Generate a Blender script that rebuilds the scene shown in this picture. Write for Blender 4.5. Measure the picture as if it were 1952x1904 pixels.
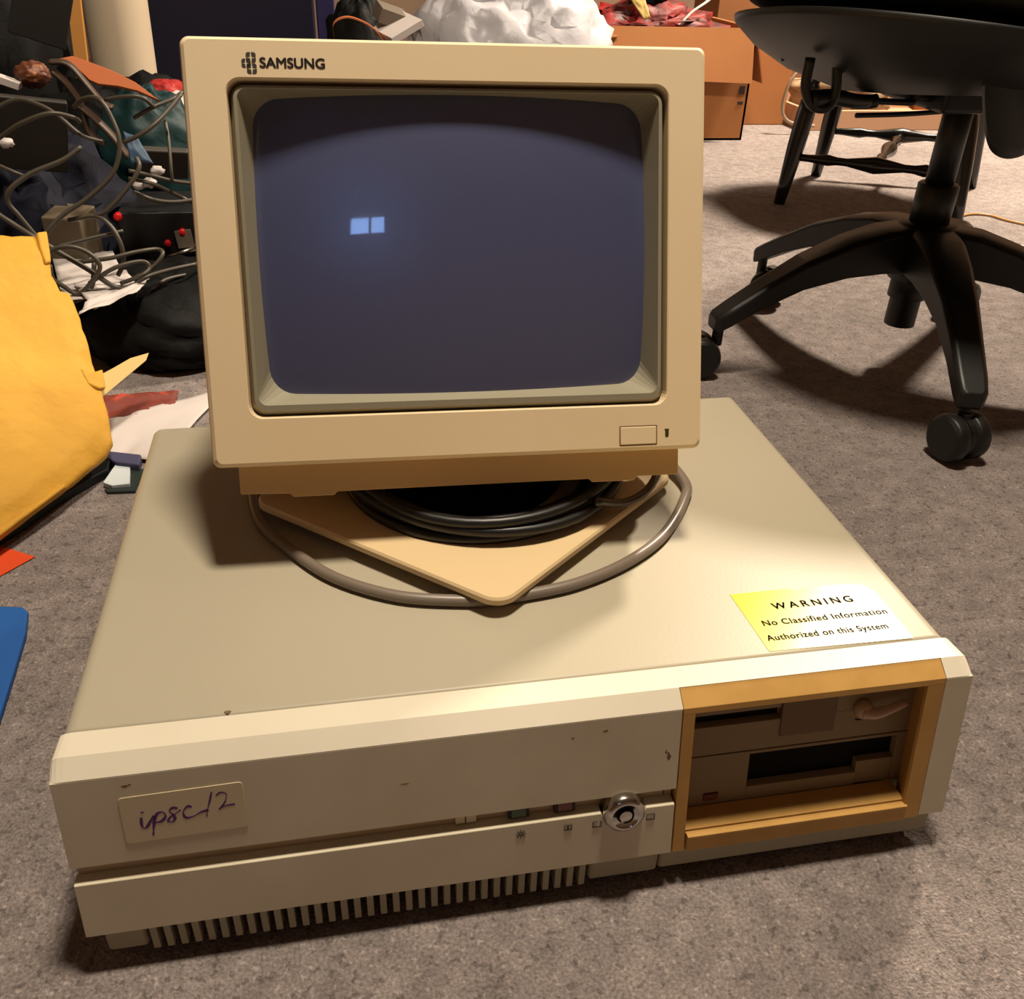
import bpy, bmesh, math, random
from mathutils import Vector, Matrix, Euler, noise
for o in list(bpy.data.objects): bpy.data.objects.remove(o)
SC = bpy.context.scene
COL = SC.collection
PI = math.pi

# ------------------------------------------------------------------ camera
FPX = 1741.9
CAM = Vector((.17, -.3679, .5328)); CROT = Euler((1.0078, -.0308, -.1851), 'XYZ')
cd = bpy.data.cameras.new('camera'); cam = bpy.data.objects.new('camera', cd); COL.objects.link(cam)
cam.location = CAM; cam.rotation_euler = CROT
cd.sensor_fit = 'HORIZONTAL'; cd.sensor_width = 36; cd.lens = FPX / 1952 * 36; cd.clip_start = .02
SC.camera = cam
CM = CROT.to_matrix()

# ------------------------------------------------------------------ world + exposure
SC.view_settings.view_transform = 'Standard'; SC.view_settings.look = 'None'
SC.view_settings.gamma = 1; SC.view_settings.use_curve_mapping = False
SC.view_settings.exposure = 0.0
w = bpy.data.worlds.new('world'); SC.world = w; w.use_nodes = True
w.node_tree.nodes['Background'].inputs[0].default_value = (.28, .48, 1, 1)
w.node_tree.nodes['Background'].inputs[1].default_value = 16
LAMPS = [  # name, location, radius, watts, colour, label
    ('ceiling_light', (.42, .26, 2.40), .14, 60, (1, .86, .68), 'round frosted ceiling light above the computer'),
    ('ceiling_light', (2.31, 2.19, 2.40), .17, 225, (1, .85, .67), 'round frosted ceiling light near the far right corner'),
]

# ------------------------------------------------------------------ helpers
def lin(c):
    return tuple(((v / 255) / 12.92 if v / 255 <= .04045 else ((v / 255 + .055) / 1.055) ** 2.4) for v in c) + (1,)

def M(name, col, rough=.55, metal=0, spec=.5, var=None, bump=None, coat=0, trans=0, emit=None, sss=0, alpha=1):
    m = bpy.data.materials.new(name); m.use_nodes = True
    nt = m.node_tree; b = nt.nodes['Principled BSDF']
    b.inputs['Base Color'].default_value = lin(col); b.inputs['Roughness'].default_value = rough
    b.inputs['Metallic'].default_value = metal; b.inputs['Specular IOR Level'].default_value = spec
    b.inputs['Coat Weight'].default_value = coat; b.inputs['Transmission Weight'].default_value = trans
    if emit:
        b.inputs['Emission Color'].default_value = lin(emit[0]); b.inputs['Emission Strength'].default_value = emit[1]
    tc = nt.nodes.new('ShaderNodeTexCoord')
    if var:   # (scale, other colour, contrast lo, hi)
        n = nt.nodes.new('ShaderNodeTexNoise'); n.inputs['Scale'].default_value = var[0]; n.inputs['Detail'].default_value = 5
        r = nt.nodes.new('ShaderNodeMapRange'); r.inputs[1].default_value = var[2]; r.inputs[2].default_value = var[3]
        mx = nt.nodes.new('ShaderNodeMix'); mx.data_type = 'RGBA'
        mx.inputs[6].default_value = lin(col); mx.inputs[7].default_value = lin(var[1])
        nt.links.new(tc.outputs['Object'], n.inputs['Vector']); nt.links.new(n.outputs[0], r.inputs[0])
        nt.links.new(r.outputs[0], mx.inputs[0]); nt.links.new(mx.outputs[2], b.inputs['Base Color'])
    if bump:  # (scale, strength, distance)
        n = nt.nodes.new('ShaderNodeTexNoise'); n.inputs['Scale'].default_value = bump[0]; n.inputs['Detail'].default_value = 4
        bp = nt.nodes.new('ShaderNodeBump'); bp.inputs['Strength'].default_value = bump[1]; bp.inputs['Distance'].default_value = bump[2]
        nt.links.new(tc.outputs['Object'], n.inputs['Vector']); nt.links.new(n.outputs[0], bp.inputs['Height'])
        nt.links.new(bp.outputs[0], b.inputs['Normal'])
    return m

def tag(o, label=None, cat=None, group=None, kind=None):
    if label: o['label'] = label
    if cat: o['category'] = cat
    if group: o['group'] = group
    if kind: o['kind'] = kind
    return o

def thing(name, label, cat, loc=(0, 0, 0), rot=(0, 0, 0), group=None):
    o = bpy.data.objects.new(name, None); COL.objects.link(o); o.location = loc; o.rotation_euler = rot
    o.empty_display_size = .05
    return tag(o, label, cat, group)

def obj(name, bm, mat, parent=None, smooth=False, bevel=0, seg=2, sub=0, label=None, solid=0, world=False):
    bmesh.ops.recalc_face_normals(bm, faces=bm.faces)
    me = bpy.data.meshes.new(name); bm.to_mesh(me); bm.free()
    for m in (mat if isinstance(mat, (list, tuple)) else [mat]): me.materials.append(m)
    if smooth:
        for p in me.polygons: p.use_smooth = True
    o = bpy.data.objects.new(name, me); COL.objects.link(o)
    if parent:
        o.parent = parent
        if world:   # mesh given in world coordinates below a placed parent
            mi = Matrix.LocRotScale(parent.location, parent.rotation_euler, None)
            pp = parent.parent
            while pp: mi = Matrix.LocRotScale(pp.location, pp.rotation_euler, None) @ mi; pp = pp.parent
            o.matrix_parent_inverse = mi.inverted()
    if solid:
        s = o.modifiers.new('solid', 'SOLIDIFY'); s.thickness = solid; s.offset = 0
    if bevel:
        b = o.modifiers.new('bevel', 'BEVEL'); b.width = bevel; b.segments = seg; b.limit_method = 'ANGLE'; b.angle_limit = math.radians(35)
        for p in me.polygons: p.use_smooth = True
        try: me.set_sharp_from_angle(angle=math.radians(35))
        except Exception: pass
        b.harden_normals = True
    if sub:
        s = o.modifiers.new('sub', 'SUBSURF'); s.levels = sub; s.render_levels = sub
    if label: o['label'] = label
    return o

def B(): return bmesh.new()

def box(bm, x0, x1, y0, y1, z0, z1):
    v = [bm.verts.new(p) for p in ((x0,y0,z0),(x1,y0,z0),(x1,y1,z0),(x0,y1,z0),(x0,y0,z1),(x1,y0,z1),(x1,y1,z1),(x0,y1,z1))]
    for f in ((0,1,2,3),(4,5,6,7),(0,1,5,4),(1,2,6,5),(2,3,7,6),(3,0,4,7)): bm.faces.new([v[i] for i in f])
    return bm

def obox(bm, c, s, rot=(0, 0, 0)):
    r = Euler(rot).to_matrix(); c = Vector(c)
    v = [bm.verts.new(c + r @ Vector((sx*s[0]/2, sy*s[1]/2, sz*s[2]/2))) for sz in (-1,1) for sx, sy in ((-1,-1),(1,-1),(1,1),(-1,1))]
    for f in ((0,1,2,3),(4,5,6,7),(0,1,5,4),(1,2,6,5),(2,3,7,6),(3,0,4,7)): bm.faces.new([v[i] for i in f])
    return bm

def loft(bm, rings, cap0=True, cap1=True, close=False):
    vs = [[bm.verts.new(p) for p in r] for r in rings]; n = len(rings[0])
    for a, b in list(zip(vs, vs[1:])) + ([(vs[-1], vs[0])] if close else []):
        for i in range(n): bm.faces.new((a[i], a[(i+1) % n], b[(i+1) % n], b[i]))
    if cap0 and not close: bm.faces.new(vs[0])
    if cap1 and not close: bm.faces.new(vs[-1])
    return bm

def rrect(x0, x1, z0, z1, r, n=6, bulge=0):
    if not isinstance(r, (tuple, list)): r = (r,)*4
    P = []
    for k, (cx, cz, a0) in enumerate(((x1, z1, 0), (x0, z1, 90), (x0, z0, 180), (x1, z0, 270))):
        rr = r[k]; sx = -1 if cx == x1 else 1; sz = -1 if cz == z1 else 1
        for i in range(n+1):
            a = math.radians(a0 + 90*i/n); P.append((cx + sx*rr + rr*math.cos(a), cz + sz*rr + rr*math.sin(a)))
    if bulge:   # subdivide the straight sides and bow them outwards
        Q = []; mx, mz = (x0+x1)/2, (z0+z1)/2; hx, hz = (x1-x0)/2, (z1-z0)/2
        L = len(P)
        for i in range(L):
            a, b = P[i], P[(i+1) % L]; k = 10 if i % (n+1) == n else 1
            for j in range(k):
                x = a[0]+(b[0]-a[0])*j/k; z = a[1]+(b[1]-a[1])*j/k
                u, v = (x-mx)/hx, (z-mz)/hz
                Q.append((x + math.copysign(bulge, u)*(1-v*v)*abs(u)**4, z + math.copysign(bulge, v)*(1-u*u)*abs(v)**4))
        P = Q
    return P

def prism(bm, poly, f0, f1):   # f0/f1 map a 2-D point to 3-D
    return loft(bm, [[f0(*p) for p in poly], [f1(*p) for p in poly]])

def smoothpts(pts, k=6, closed=False):
    pts = [Vector(p) for p in pts]; n = len(pts); out = []
    rng = range(n) if closed else range(n-1)
    for i in rng:
        p1, p2 = pts[i], pts[(i+1) % n]
        p0 = pts[(i-1) % n] if closed or i > 0 else p1 - (p2 - p1)
        p3 = pts[(i+2) % n] if closed or i+2 < n else p2 + (p2 - p1)
        for j in range(k):
            t = j/k
            out.append(.5*((2*p1) + (p2-p0)*t + (2*p0-5*p1+4*p2-p3)*t*t + (3*p1-p0-3*p2+p3)*t**3))
    if not closed: out.append(pts[-1])
    return out

def tube(bm, pts, r, n=10, k=6, closed=False, flat=None):
    P = smoothpts(pts, k, closed) if k > 1 else [Vector(p) for p in pts]
    R = r if isinstance(r, (list, tuple)) else None
    rings = []; up = None; L = len(P)
    for i, p in enumerate(P):
        if closed: t = P[(i+1) % L] - P[i-1]
        else: t = P[min(i+1, L-1)] - P[max(i-1, 0)]
        if t.length < 1e-9: t = Vector((0, 0, 1))
        t.normalize()
        if up is None:
            up = Vector((0, 0, 1)) if abs(t.z) < .9 else Vector((1, 0, 0))
        a = t.cross(up)
        if a.length < 1e-6: a = t.orthogonal()
        a.normalize(); b = a.cross(t).normalized(); up = b
        rr = R[0] + (R[1]-R[0])*i/(L-1) if R else r
        rings.append([p + a*(rr*math.cos(2*PI*j/n)) + b*((flat or 1)*rr*math.sin(2*PI*j/n)) for j in range(n)])
    return loft(bm, rings, close=closed)

def lathe(bm, prof, org=(0, 0, 0), axis=(0, 0, 1), n=32):
    q = Vector((0, 0, 1)).rotation_difference(Vector(axis)).to_matrix(); org = Vector(org)
    rings = [[org + q @ Vector((max(r, 1e-4)*math.cos(2*PI*j/n), max(r, 1e-4)*math.sin(2*PI*j/n), z)) for j in range(n)] for r, z in prof]
    return loft(bm, rings)

def ray(px, py): return (CM @ Vector(((px-976)/FPX, -(py-952)/FPX, -1)))
def aty(px, py, y):
    d = ray(px, py); return CAM + d*((y - CAM.y)/d.y)
def atz(px, py, z=0):
    d = ray(px, py); return CAM + d*((z - CAM.z)/d.z)
def atplane(px, py, o, n):
    d = ray(px, py); return CAM + d*((Vector(o)-CAM).dot(n)/d.dot(n))

def blob(bm, c, r, seed=0, amp=.25, freq=3, rings=28, seg=40, ridged=True, floor=None, sq=1.0, fold=0):
    """a soft lump with creases"""
    c = Vector(c); s = Vector((seed*7.3, seed*3.1, seed*1.7)); vs = []
    for i in range(rings+1):
        th = PI*i/rings; row = []
        for j in range(seg):
            ph = 2*PI*j/seg
            d = Vector((math.sin(th)*math.cos(ph), math.sin(th)*math.sin(ph), math.cos(th)))
            e = Vector([math.copysign(abs(v)**sq, v) for v in d])
            q = d*freq + s
            v = noise.noise(q)*.5
            if ridged:
                v += (.5-abs(noise.noise(q*1.7+s)))*.7 + (.5-abs(noise.noise(q*3.9)))*.35
            else: v += noise.noise(q*2.3)*.4
            if fold: v += .3*math.sin(fold*ph + 4*noise.noise(q*.7))*math.sin(th)
            k = 1 + amp*(v - .25)
            p = Vector((c.x + e.x*r[0]*k, c.y + e.y*r[1]*k, c.z + e.z*r[2]*k))
            if floor is not None and p.z < floor: p.z = floor
            row.append(bm.verts.new(p))
        vs.append(row)
    for a, b in zip(vs, vs[1:]):
        for j in range(seg): bm.faces.new((a[j], a[(j+1) % seg], b[(j+1) % seg], b[j]))
    bmesh.ops.remove_doubles(bm, verts=bm.verts, dist=1e-5)
    return bm

def sheet(bm, poly, fn, n=26, wob=0, freq=8, seed=0):
    """a polygon of 3-D corner points (4) as a bilinear grid with a wobble along its normal"""
    A, Bp, C, D = [Vector(p) for p in poly]; nr = (Bp-A).cross(D-A).normalized()
    g = [[None]*(n+1) for _ in range(n+1)]
    for i in range(n+1):
        for j in range(n+1):
            u, v = i/n, j/n
            p = (A*(1-u)+Bp*u)*(1-v) + (D*(1-u)+C*u)*v
            p = p + nr*(wob*(noise.noise(Vector((u*freq, v*freq, seed))) + .5*noise.noise(Vector((u*freq*2.3, v*freq*2.3, seed+5)))))
            if fn: p = fn(p, u, v)
            g[i][j] = bm.verts.new(p)
    for i in range(n):
        for j in range(n): bm.faces.new((g[i][j], g[i+1][j], g[i+1][j+1], g[i][j+1]))
    return bm

def text_mesh(s, size, bold=0, spacing=1.0, sx=1.0, shear=0.0):
    cu = bpy.data.curves.new('txt', 'FONT'); cu.body = s; cu.size = size; cu.offset = bold; cu.space_character = spacing
    cu.extrude = 0; cu.resolution_u = 4; cu.shear = shear
    t = bpy.data.objects.new('txt', cu); COL.objects.link(t)
    bpy.context.view_layer.update()
    me = bpy.data.meshes.new_from_object(t.evaluated_get(bpy.context.evaluated_depsgraph_get()))
    bpy.data.objects.remove(t); bpy.data.curves.remove(cu)
    bm = bmesh.new(); bm.from_mesh(me); bpy.data.meshes.remove(me)
    for v in bm.verts: v.co.x *= sx
    return bm

def text_width(bm):
    xs = [v.co.x for v in bm.verts]; return min(xs), max(xs)

def add_text(bm, s, x0, x1, base, size, f, bold=0, spacing=1.0):
    """lettering between x0 and x1 on the surface f(x, up) -> point"""
    t = text_mesh(s, size, 0, spacing); a, b = text_width(t); k = (x1-x0)/(b-a)
    for dx, dy in ([(0, 0)] if not bold else [(bold, 0), (-bold, 0), (0, bold*.7), (0, -bold*.7), (0, 0)]):   # heavier strokes
        vm = {v: bm.verts.new(f(x0 + (v.co.x-a)*k + dx, base + v.co.y + dy)) for v in t.verts}
        for fc in t.faces:
            try: bm.faces.new([vm[v] for v in fc.verts])
            except ValueError: pass
    t.free()

def cuboid_struct(name, x0, x1, y0, y1, z0, z1, m):
    o = obj(name, box(B(), x0, x1, y0, y1, z0, z1), m); o['kind'] = 'structure'; return o

# ------------------------------------------------------------------ materials
m_carpet = M('carpet', (150, 135, 129), .95, spec=.15)
def carpet_nodes():
    nt = m_carpet.node_tree; b = nt.nodes['Principled BSDF']; tc = nt.nodes['Texture Coordinate'] if 'Texture Coordinate' in nt.nodes else nt.nodes.new('ShaderNodeTexCoord')
    def nz(s, d=5):
        n = nt.nodes.new('ShaderNodeTexNoise'); n.inputs['Scale'].default_value = s; n.inputs['Detail'].default_value = d
        nt.links.new(tc.outputs['Object'], n.inputs['Vector']); return n
    def ramp(src, lo, hi, c0, c1):
        r = nt.nodes.new('ShaderNodeMapRange'); r.inputs[1].default_value = lo; r.inputs[2].default_value = hi
        r.inputs[3].default_value = c0; r.inputs[4].default_value = c1; nt.links.new(src, r.inputs[0]); return r.outputs[0]
    big, mid, fine = nz(4, 4), nz(45, 4), nz(430, 2)
    a = ramp(big.outputs[0], .3, .7, .84, 1.12); c = ramp(fine.outputs[0], .34, .66, .76, 1.24); d = ramp(mid.outputs[0], .3, .7, .80, 1.20)
    mu = nt.nodes.new('ShaderNodeMath'); mu.operation = 'MULTIPLY'; nt.links.new(a, mu.inputs[0]); nt.links.new(c, mu.inputs[1])
    mu2 = nt.nodes.new('ShaderNodeMath'); mu2.operation = 'MULTIPLY'; nt.links.new(mu.outputs[0], mu2.inputs[0]); nt.links.new(d, mu2.inputs[1])
    for sc_, lo_, hi_, c0_, c1_ in ((150, .36, .42, .66, 1.0), (210, .60, .68, 1.0, 1.42)):   # dark and light flecks in the pile
        m3 = nt.nodes.new('ShaderNodeMath'); m3.operation = 'MULTIPLY'
        nt.links.new(mu2.outputs[0], m3.inputs[0]); nt.links.new(ramp(nz(sc_, 2).outputs[0], lo_, hi_, c0_, c1_), m3.inputs[1]); mu2 = m3
    hs = nt.nodes.new('ShaderNodeVectorMath'); hs.operation = 'SCALE'; hs.inputs[0].default_value = lin((138, 128, 124))[:3]
    nt.links.new(mu2.outputs[0], hs.inputs['Scale']); nt.links.new(hs.outputs[0], b.inputs['Base Color'])
    bp = nt.nodes.new('ShaderNodeBump'); bp.inputs['Strength'].default_value = .9; bp.inputs['Distance'].default_value = .003
    h2 = nz(520, 3); nt.links.new(h2.outputs[0], bp.inputs['Height']); nt.links.new(bp.outputs[0], b.inputs['Normal'])
carpet_nodes()
m_wall = M('wall_paint', (128, 104, 84), .8, var=(6, (118, 95, 76), .4, .6))
m_ceiling = M('ceiling_paint', (168, 158, 145), .9)
m_wood_trim = M('wood_trim', (120, 84, 52), .5, var=(9, (96, 64, 38), .4, .6))
m_cover = M('case_enamel', (175, 167, 146), .42, spec=.34, var=(3, (170, 162, 141), .4, .6), bump=(420, .12, .0006))
m_strip = M('bezel_plastic', (222, 214, 194), .42, spec=.4, var=(5, (216, 207, 186), .4, .6))
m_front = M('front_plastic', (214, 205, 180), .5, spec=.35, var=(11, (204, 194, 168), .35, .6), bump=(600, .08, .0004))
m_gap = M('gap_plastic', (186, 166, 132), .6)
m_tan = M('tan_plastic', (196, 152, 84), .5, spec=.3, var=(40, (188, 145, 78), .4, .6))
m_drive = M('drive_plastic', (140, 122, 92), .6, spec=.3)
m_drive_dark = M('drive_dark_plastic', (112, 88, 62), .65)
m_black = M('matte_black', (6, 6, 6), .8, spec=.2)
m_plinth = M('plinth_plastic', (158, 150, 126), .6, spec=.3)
m_chrome = M('chrome', (190, 186, 180), .18, metal=1)
m_dark = M('dark_line', (38, 32, 24), .7)
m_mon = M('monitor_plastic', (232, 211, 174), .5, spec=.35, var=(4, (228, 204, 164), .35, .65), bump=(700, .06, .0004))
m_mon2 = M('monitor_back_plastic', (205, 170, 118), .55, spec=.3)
m_mask = M('monitor_mask_plastic', (146, 140, 120), .5, spec=.35)
m_base = M('stand_plastic', (219, 194, 150), .42, spec=.4)
m_print = M('logo_ink', (52, 44, 38), .6)
m_screen = M('picture_tube', (70, 75, 108), .30, spec=.9, coat=1); m_screen.node_tree.nodes['Principled BSDF'].inputs['Coat Roughness'].default_value = .03
m_grey_cable = M('grey_cable', (122, 110, 98), .35, spec=.6)
m_cable = M('black_cable', (22, 21, 20), .4, spec=.5)
m_cord = M('pile_cord', (70, 64, 54), .45, spec=.5)
m_chair = M('black_chair_plastic', (15, 15, 13), .45, spec=.45, bump=(500, .1, .0004))
m_seat = M('seat_fabric', (40, 40, 34), .8, spec=.2, bump=(300, .2, .001))
m_lacq = M('black_lacquer', (15, 14, 10), .22, spec=.6)
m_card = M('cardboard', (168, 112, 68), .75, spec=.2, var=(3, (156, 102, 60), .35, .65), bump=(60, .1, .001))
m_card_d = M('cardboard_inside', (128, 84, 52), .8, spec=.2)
m_yellow = M('manila_paper', (208, 160, 60), .65, spec=.25, var=(7, (196, 145, 48), .35, .65), bump=(20, .7, .009))
m_yel2 = M('yellow_paper', (184, 158, 88), .6)
m_white = M('white_paper', (192, 184, 180), .65)
m_bag = M('white_plastic_bag', (182, 180, 186), .4, spec=.4, bump=(14, .5, .01))
m_blackbag = M('black_bag_fabric', (9, 9, 9), .65, spec=.18, bump=(22, .5, .006))
m_navy = M('navy_cloth', (18, 20, 34), .75, spec=.2, bump=(30, .5, .005))
m_navy_box = M('navy_panel', (24, 22, 44), .6, spec=.3)
m_teal = M('teal_nylon', (14, 46, 48), .55, spec=.3, bump=(16, .5, .008))
m_orange = M('orange_cloth', (178, 102, 64), .8, spec=.2)
m_brown = M('brown_leather', (62, 46, 34), .5, spec=.4, bump=(26, .4, .004))
m_tube = M('white_tube', (206, 188, 162), .55)
m_stick = M('pine_wood', (190, 130, 54), .55)
m_red = M('red_cloth', (126, 20, 14), .55, spec=.4, var=(22, (58, 10, 10), .4, .65), bump=(30, .6, .006))
m_redled = M('red_plastic', (210, 24, 30), .35)
m_blue = M('blue_mat', (14, 84, 158), .6, bump=(200, .1, .0006))
m_orange_paper = M('orange_paper', (214, 70, 20), .7)
m_darkteal = M('dark_folder', (14, 26, 32), .5)
m_grey = M('grey_plastic', (104, 94, 82), .6)
m_sticker = M('yellow_label', (250, 226, 4), .25, spec=.45)
m_ink = M('label_ink', (84, 66, 12), .5)
m_purple = M('purple_ink', (82, 30, 104), .6)
m_namelabel = M('name_label', (203, 188, 156), .45)
m_glass = M('window_glass', (255, 255, 255), .02, trans=1)
m_clear = M('cream_plastic', (160, 136, 106), .5, var=(12, (110, 88, 64), .4, .6))
m_copper = M('copper_cord', (196, 140, 84), .35, spec=.6)
m_lampglass = M('lamp_glass', (255, 240, 210), .4, emit=((255, 225, 175), 1))

# ------------------------------------------------------------------ room
X0, X1, Y0, Y1, H = -1.9, 4.0, -2.6, 3.35, 2.44
cuboid_struct('floor', X0-.1, X1+.1, Y0-.1, Y1+.1, -.1, 0, m_carpet)
cuboid_struct('ceiling', X0-.1, X1+.1, Y0-.1, Y1+.1, H, H+.1, m_ceiling)
cuboid_struct('wall_back', X0-.1, X1+.1, Y1, Y1+.1, 0, H, m_wall)
cuboid_struct('wall_left', X0-.1, X0, Y0, Y1, 0, H, m_wall)
cuboid_struct('wall_right', X1, X1+.1, Y0, Y1, 0, H, m_wall)
WX0, WX1, WZ0, WZ1 = -.69, -.28, 2.0, 2.27
b = B()
box(b, X0-.1, WX0, Y0-.1, Y0, 0, H); box(b, WX1, X1+.1, Y0-.1, Y0, 0, H)
box(b, WX0, WX1, Y0-.1, Y0, 0, WZ0); box(b, WX0, WX1, Y0-.1, Y0, WZ1, H)
obj('wall_front', b, m_wall)['kind'] = 'structure'
b = B(); t = .018
box(b, WX0, WX1, Y0-.07, Y0+.012, WZ0, WZ0+t); box(b, WX0, WX1, Y0-.07, Y0+.012, WZ1-t, WZ1)
box(b, WX0, WX0+t, Y0-.07, Y0+.012, WZ0+t, WZ1-t); box(b, WX1-t, WX1, Y0-.07, Y0+.012, WZ0+t, WZ1-t)
xm = (WX0+WX1)/2 + .03; box(b, xm-.008, xm+.008, Y0-.06, Y0, WZ0+t, WZ1-t)
wn = obj('window_1', b, m_wood_trim); wn['kind'] = 'structure'
obj('window_pane', box(B(), WX0+t, WX1-t, Y0-.045, Y0-.041, WZ0+t, WZ1-t), m_glass, wn)
cuboid_struct('baseboard_back', X0, X1, Y1-.015, Y1, 0, .09, m_wood_trim)

for nm, loc, r, wt, colr, lab in LAMPS:
    t_ = thing(nm, lab, 'ceiling light', (loc[0], loc[1], H))
    obj('lamp_base', lathe(B(), [(r+.03, 0), (r+.03, -.02), (r+.01, -.026), (0, -.026)]), m_chrome, t_, smooth=True)
    obj('lamp_shade', lathe(B(), [(r-.01, -.027), (r, -.035), (r, -.055), (r*.8, -.085), (r*.4, -.1), (0, -.104)]), m_lampglass, t_, smooth=True)
    ld = bpy.data.lights.new('bulb', 'AREA'); ld.shape = 'DISK'; ld.energy = wt; ld.color = colr; ld.size = r*2
    lo = bpy.data.objects.new('bulb', ld); COL.objects.link(lo); lo.parent = t_; lo.location = (0, 0, -.108)

# ------------------------------------------------------------------ the computer
W, D, CZ = .55, .397, .1432
comp = thing('computer', 'beige desktop computer lying flat on the grey carpet under the monitor', 'computer')
SL = .0189/.1076
def F(x, o, z): return (x, -SL*(.1376-z) - o, z)
def fp(bm, poly, o0, o1):
    return prism(bm, poly, lambda x, z: F(x, o0, z), lambda x, z: F(x, o1, z))
def fbox(bm, x0, x1, z0, z1, o0, o1): return fp(bm, [(x0,z0),(x1,z0),(x1,z1),(x0,z1)], o0, o1)

# cover: rounded side edges, runs front to back
def cov(y):
    P = []
    for k, (cx, s) in enumerate(((W-.009, 1), (.009, -1))):
        for i in range(7):
            a = (0 if s == 1 else PI/2) + PI/2*i/6
            P.append((cx + .009*math.cos(a), y, CZ-.009+.009*math.sin(a)))
    return P + [(0, y, .031), (W, y, .031)]
obj('top_cover', loft(B(), [cov(.0305), cov(D)]), m_cover, comp, bevel=.004, seg=3)
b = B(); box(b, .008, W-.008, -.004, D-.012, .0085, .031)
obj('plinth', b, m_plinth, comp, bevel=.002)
for x in (.03, .52):
    for y in (.03, .35): obj('rubber_foot', lathe(B(), [(.012, .0088), (.012, 0), (0, 0)], (x, y, 0), n=16), m_black, comp)
# bezel core behind the panels + strip + chamfer
prof = [(.0300, .1440), (.0104, .1455), (.0003, .1378)]
def bez_ring(x, ins=0):
    z = 1-ins*8
    return [(x, .0300, .1440-ins*.5), (x, .0104, .1455-ins), (x, .0003+ins*.5, .1378-ins*.6), (x, .004, .128), (x, .0300, .128)]
def strip_ring(x, ins=0): return [(x, .0300, .1440-ins), (x, .0106, .1455-ins), (x, .0110, .128), (x, .0300, .128)]
def cham_ring(x, ins=0): return [(x, .0106+ins*.2, .1455-ins), (x, .0001+ins*.5, .1377-ins*.4), (x, .0001+ins*.2, .1366), (x, .0112, .130)]
b = B(); loft(b, [strip_ring(0, .0028), strip_ring(.0012, .0013), strip_ring(.0035, .0004), strip_ring(.007), strip_ring(W-.007), strip_ring(W-.0035, .0004), strip_ring(W-.0012, .0013), strip_ring(W, .0028)])
loft(b, [cham_ring(0, .0028), cham_ring(.0012, .0013), cham_ring(.0035, .0004), cham_ring(.007), cham_ring(.3558)])
loft(b, [cham_ring(.5310), cham_ring(W-.007), cham_ring(W-.0035, .0004), cham_ring(W-.0012, .0013), cham_ring(W, .0028)])
obj('front_bezel', b, m_strip, comp)
for x0_, x1_ in ((.003, .353), (.534, .547)): obj('inner_frame', box(B(), x0_, x1_, .0078, .0298, .0315, .1275), m_gap, comp)
up = B(); fbox(up, .0004, .3555, .0795, .1372, -.008, 0)
obj('upper_front_panel', up, m_front, comp, bevel=.0002, seg=1)
b = B()
fp(b, [(.0006,.0302),(.3549,.0302),(.3549,.0688),(.3362,.0690),(.3325,.0600),(.3108,.0600),(.3072,.0692),(.0006,.0684)], -.007, .0012)
obj('lower_front_panel', b, m_front, comp, bevel=.0006)
b = B(); fbox(b, .002, .3549, .0665, .0797, -.012, -.0068)
obj('recessed_strip', b, m_gap, comp)
b = B(); fbox(b, .5312, .5498, .0302, .1372, -.008, 0)
obj('end_panel', b, m_front, comp, bevel=.0003)
# tan bay surround with chamfered head
b = B()
loft(b, [[(x, .0106, .1451), (x, .0001, .1376), F(x, 0, .1335), F(x, -.019, .1335), (x, .0106, .134)] for x in (.3562, .5308)])
fbox(b, .3562, .3640, .0290, .1335, -.021, 0)
fp(b, [(.5190,.0290),(.5308,.0290),(.5308,.1335),(.5190,.1335)], -.003, 0)
# inner walls splayed to the drive faces
loft(b, [[F(.5190, -.003, z), F(.5262, -.021, z), F(.5300, -.021, z), F(.5300, -.003, z)] for z in (.0290, .1335)])
obj('drive_bay_surround', b, m_tan, comp, bevel=.0004, label='tan brown frame around the two drives')
b = B(); fbox(b, .3655, .5205, .0288, .0405, -.0205, .0008)
obj('bay_ledge', b, m_tan, comp, bevel=.0004)
b = B(); fbox(b, .3655, .5205, .0408, .0420, -.0205, -.0035); fbox(b, .3655, .5205, .0398, .0412, -.002, .0018)
obj('ledge_lip', b, m_tan, comp, bevel=.0003)
# upper drive (5.25 inch floppy)
OB = -.0205
b = B(); fbox(b, .3725, .5262, .0815, .1032, OB-.008, OB); fbox(b, .3725, .4315, .1032, .1120, OB-.008, OB-.006)
fbox(b, .4705, .5262, .1032, .1210, OB-.008, OB); fbox(b, .3725, .4315, .1120, .1250, OB-.008, OB)
fbox(b, .4315, .4705, .1032, .1250, OB-.008, OB-.004)
fd = obj('floppy_drive', b, m_drive, comp, bevel=.0004)
b = B(); fbox(b, .4320, .4700, .0900, .1200, OB-.003, OB+.0012)
obj('finger_notch_plate', b, m_drive_dark, fd, bevel=.0006)
b = B(); fbox(b, .3735, .4312, .1034, .1115, OB-.0058, OB-.0050)
obj('disk_slot', b, m_black, fd)
b = B()
tube(b, [F(.4865, OB+.006, .1060), F(.493, OB+.009, .1065), F(.502, OB+.009, .1083), F(.5155, OB+.007, .1104)], [.0046, .0026], n=12, flat=.8)
lathe(b, [(.006, 0), (.006, .006), (.004, .008), (0, .008)], F(.4885, OB, .1055), (0, -1, 0), n=20)
obj('latch_lever', b, M('lever_plastic', (190, 160, 132), .5), fd, smooth=True)
b = B(); tube(b, [F(.4885+.0085*math.cos(a), OB+.0002, .1045+.0095*math.sin(a)) for a in [math.radians(d) for d in range(250, 350, 12)]], .0005, n=6, k=2)
obj('lever_arc_mark', b, m_dark, fd)
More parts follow.
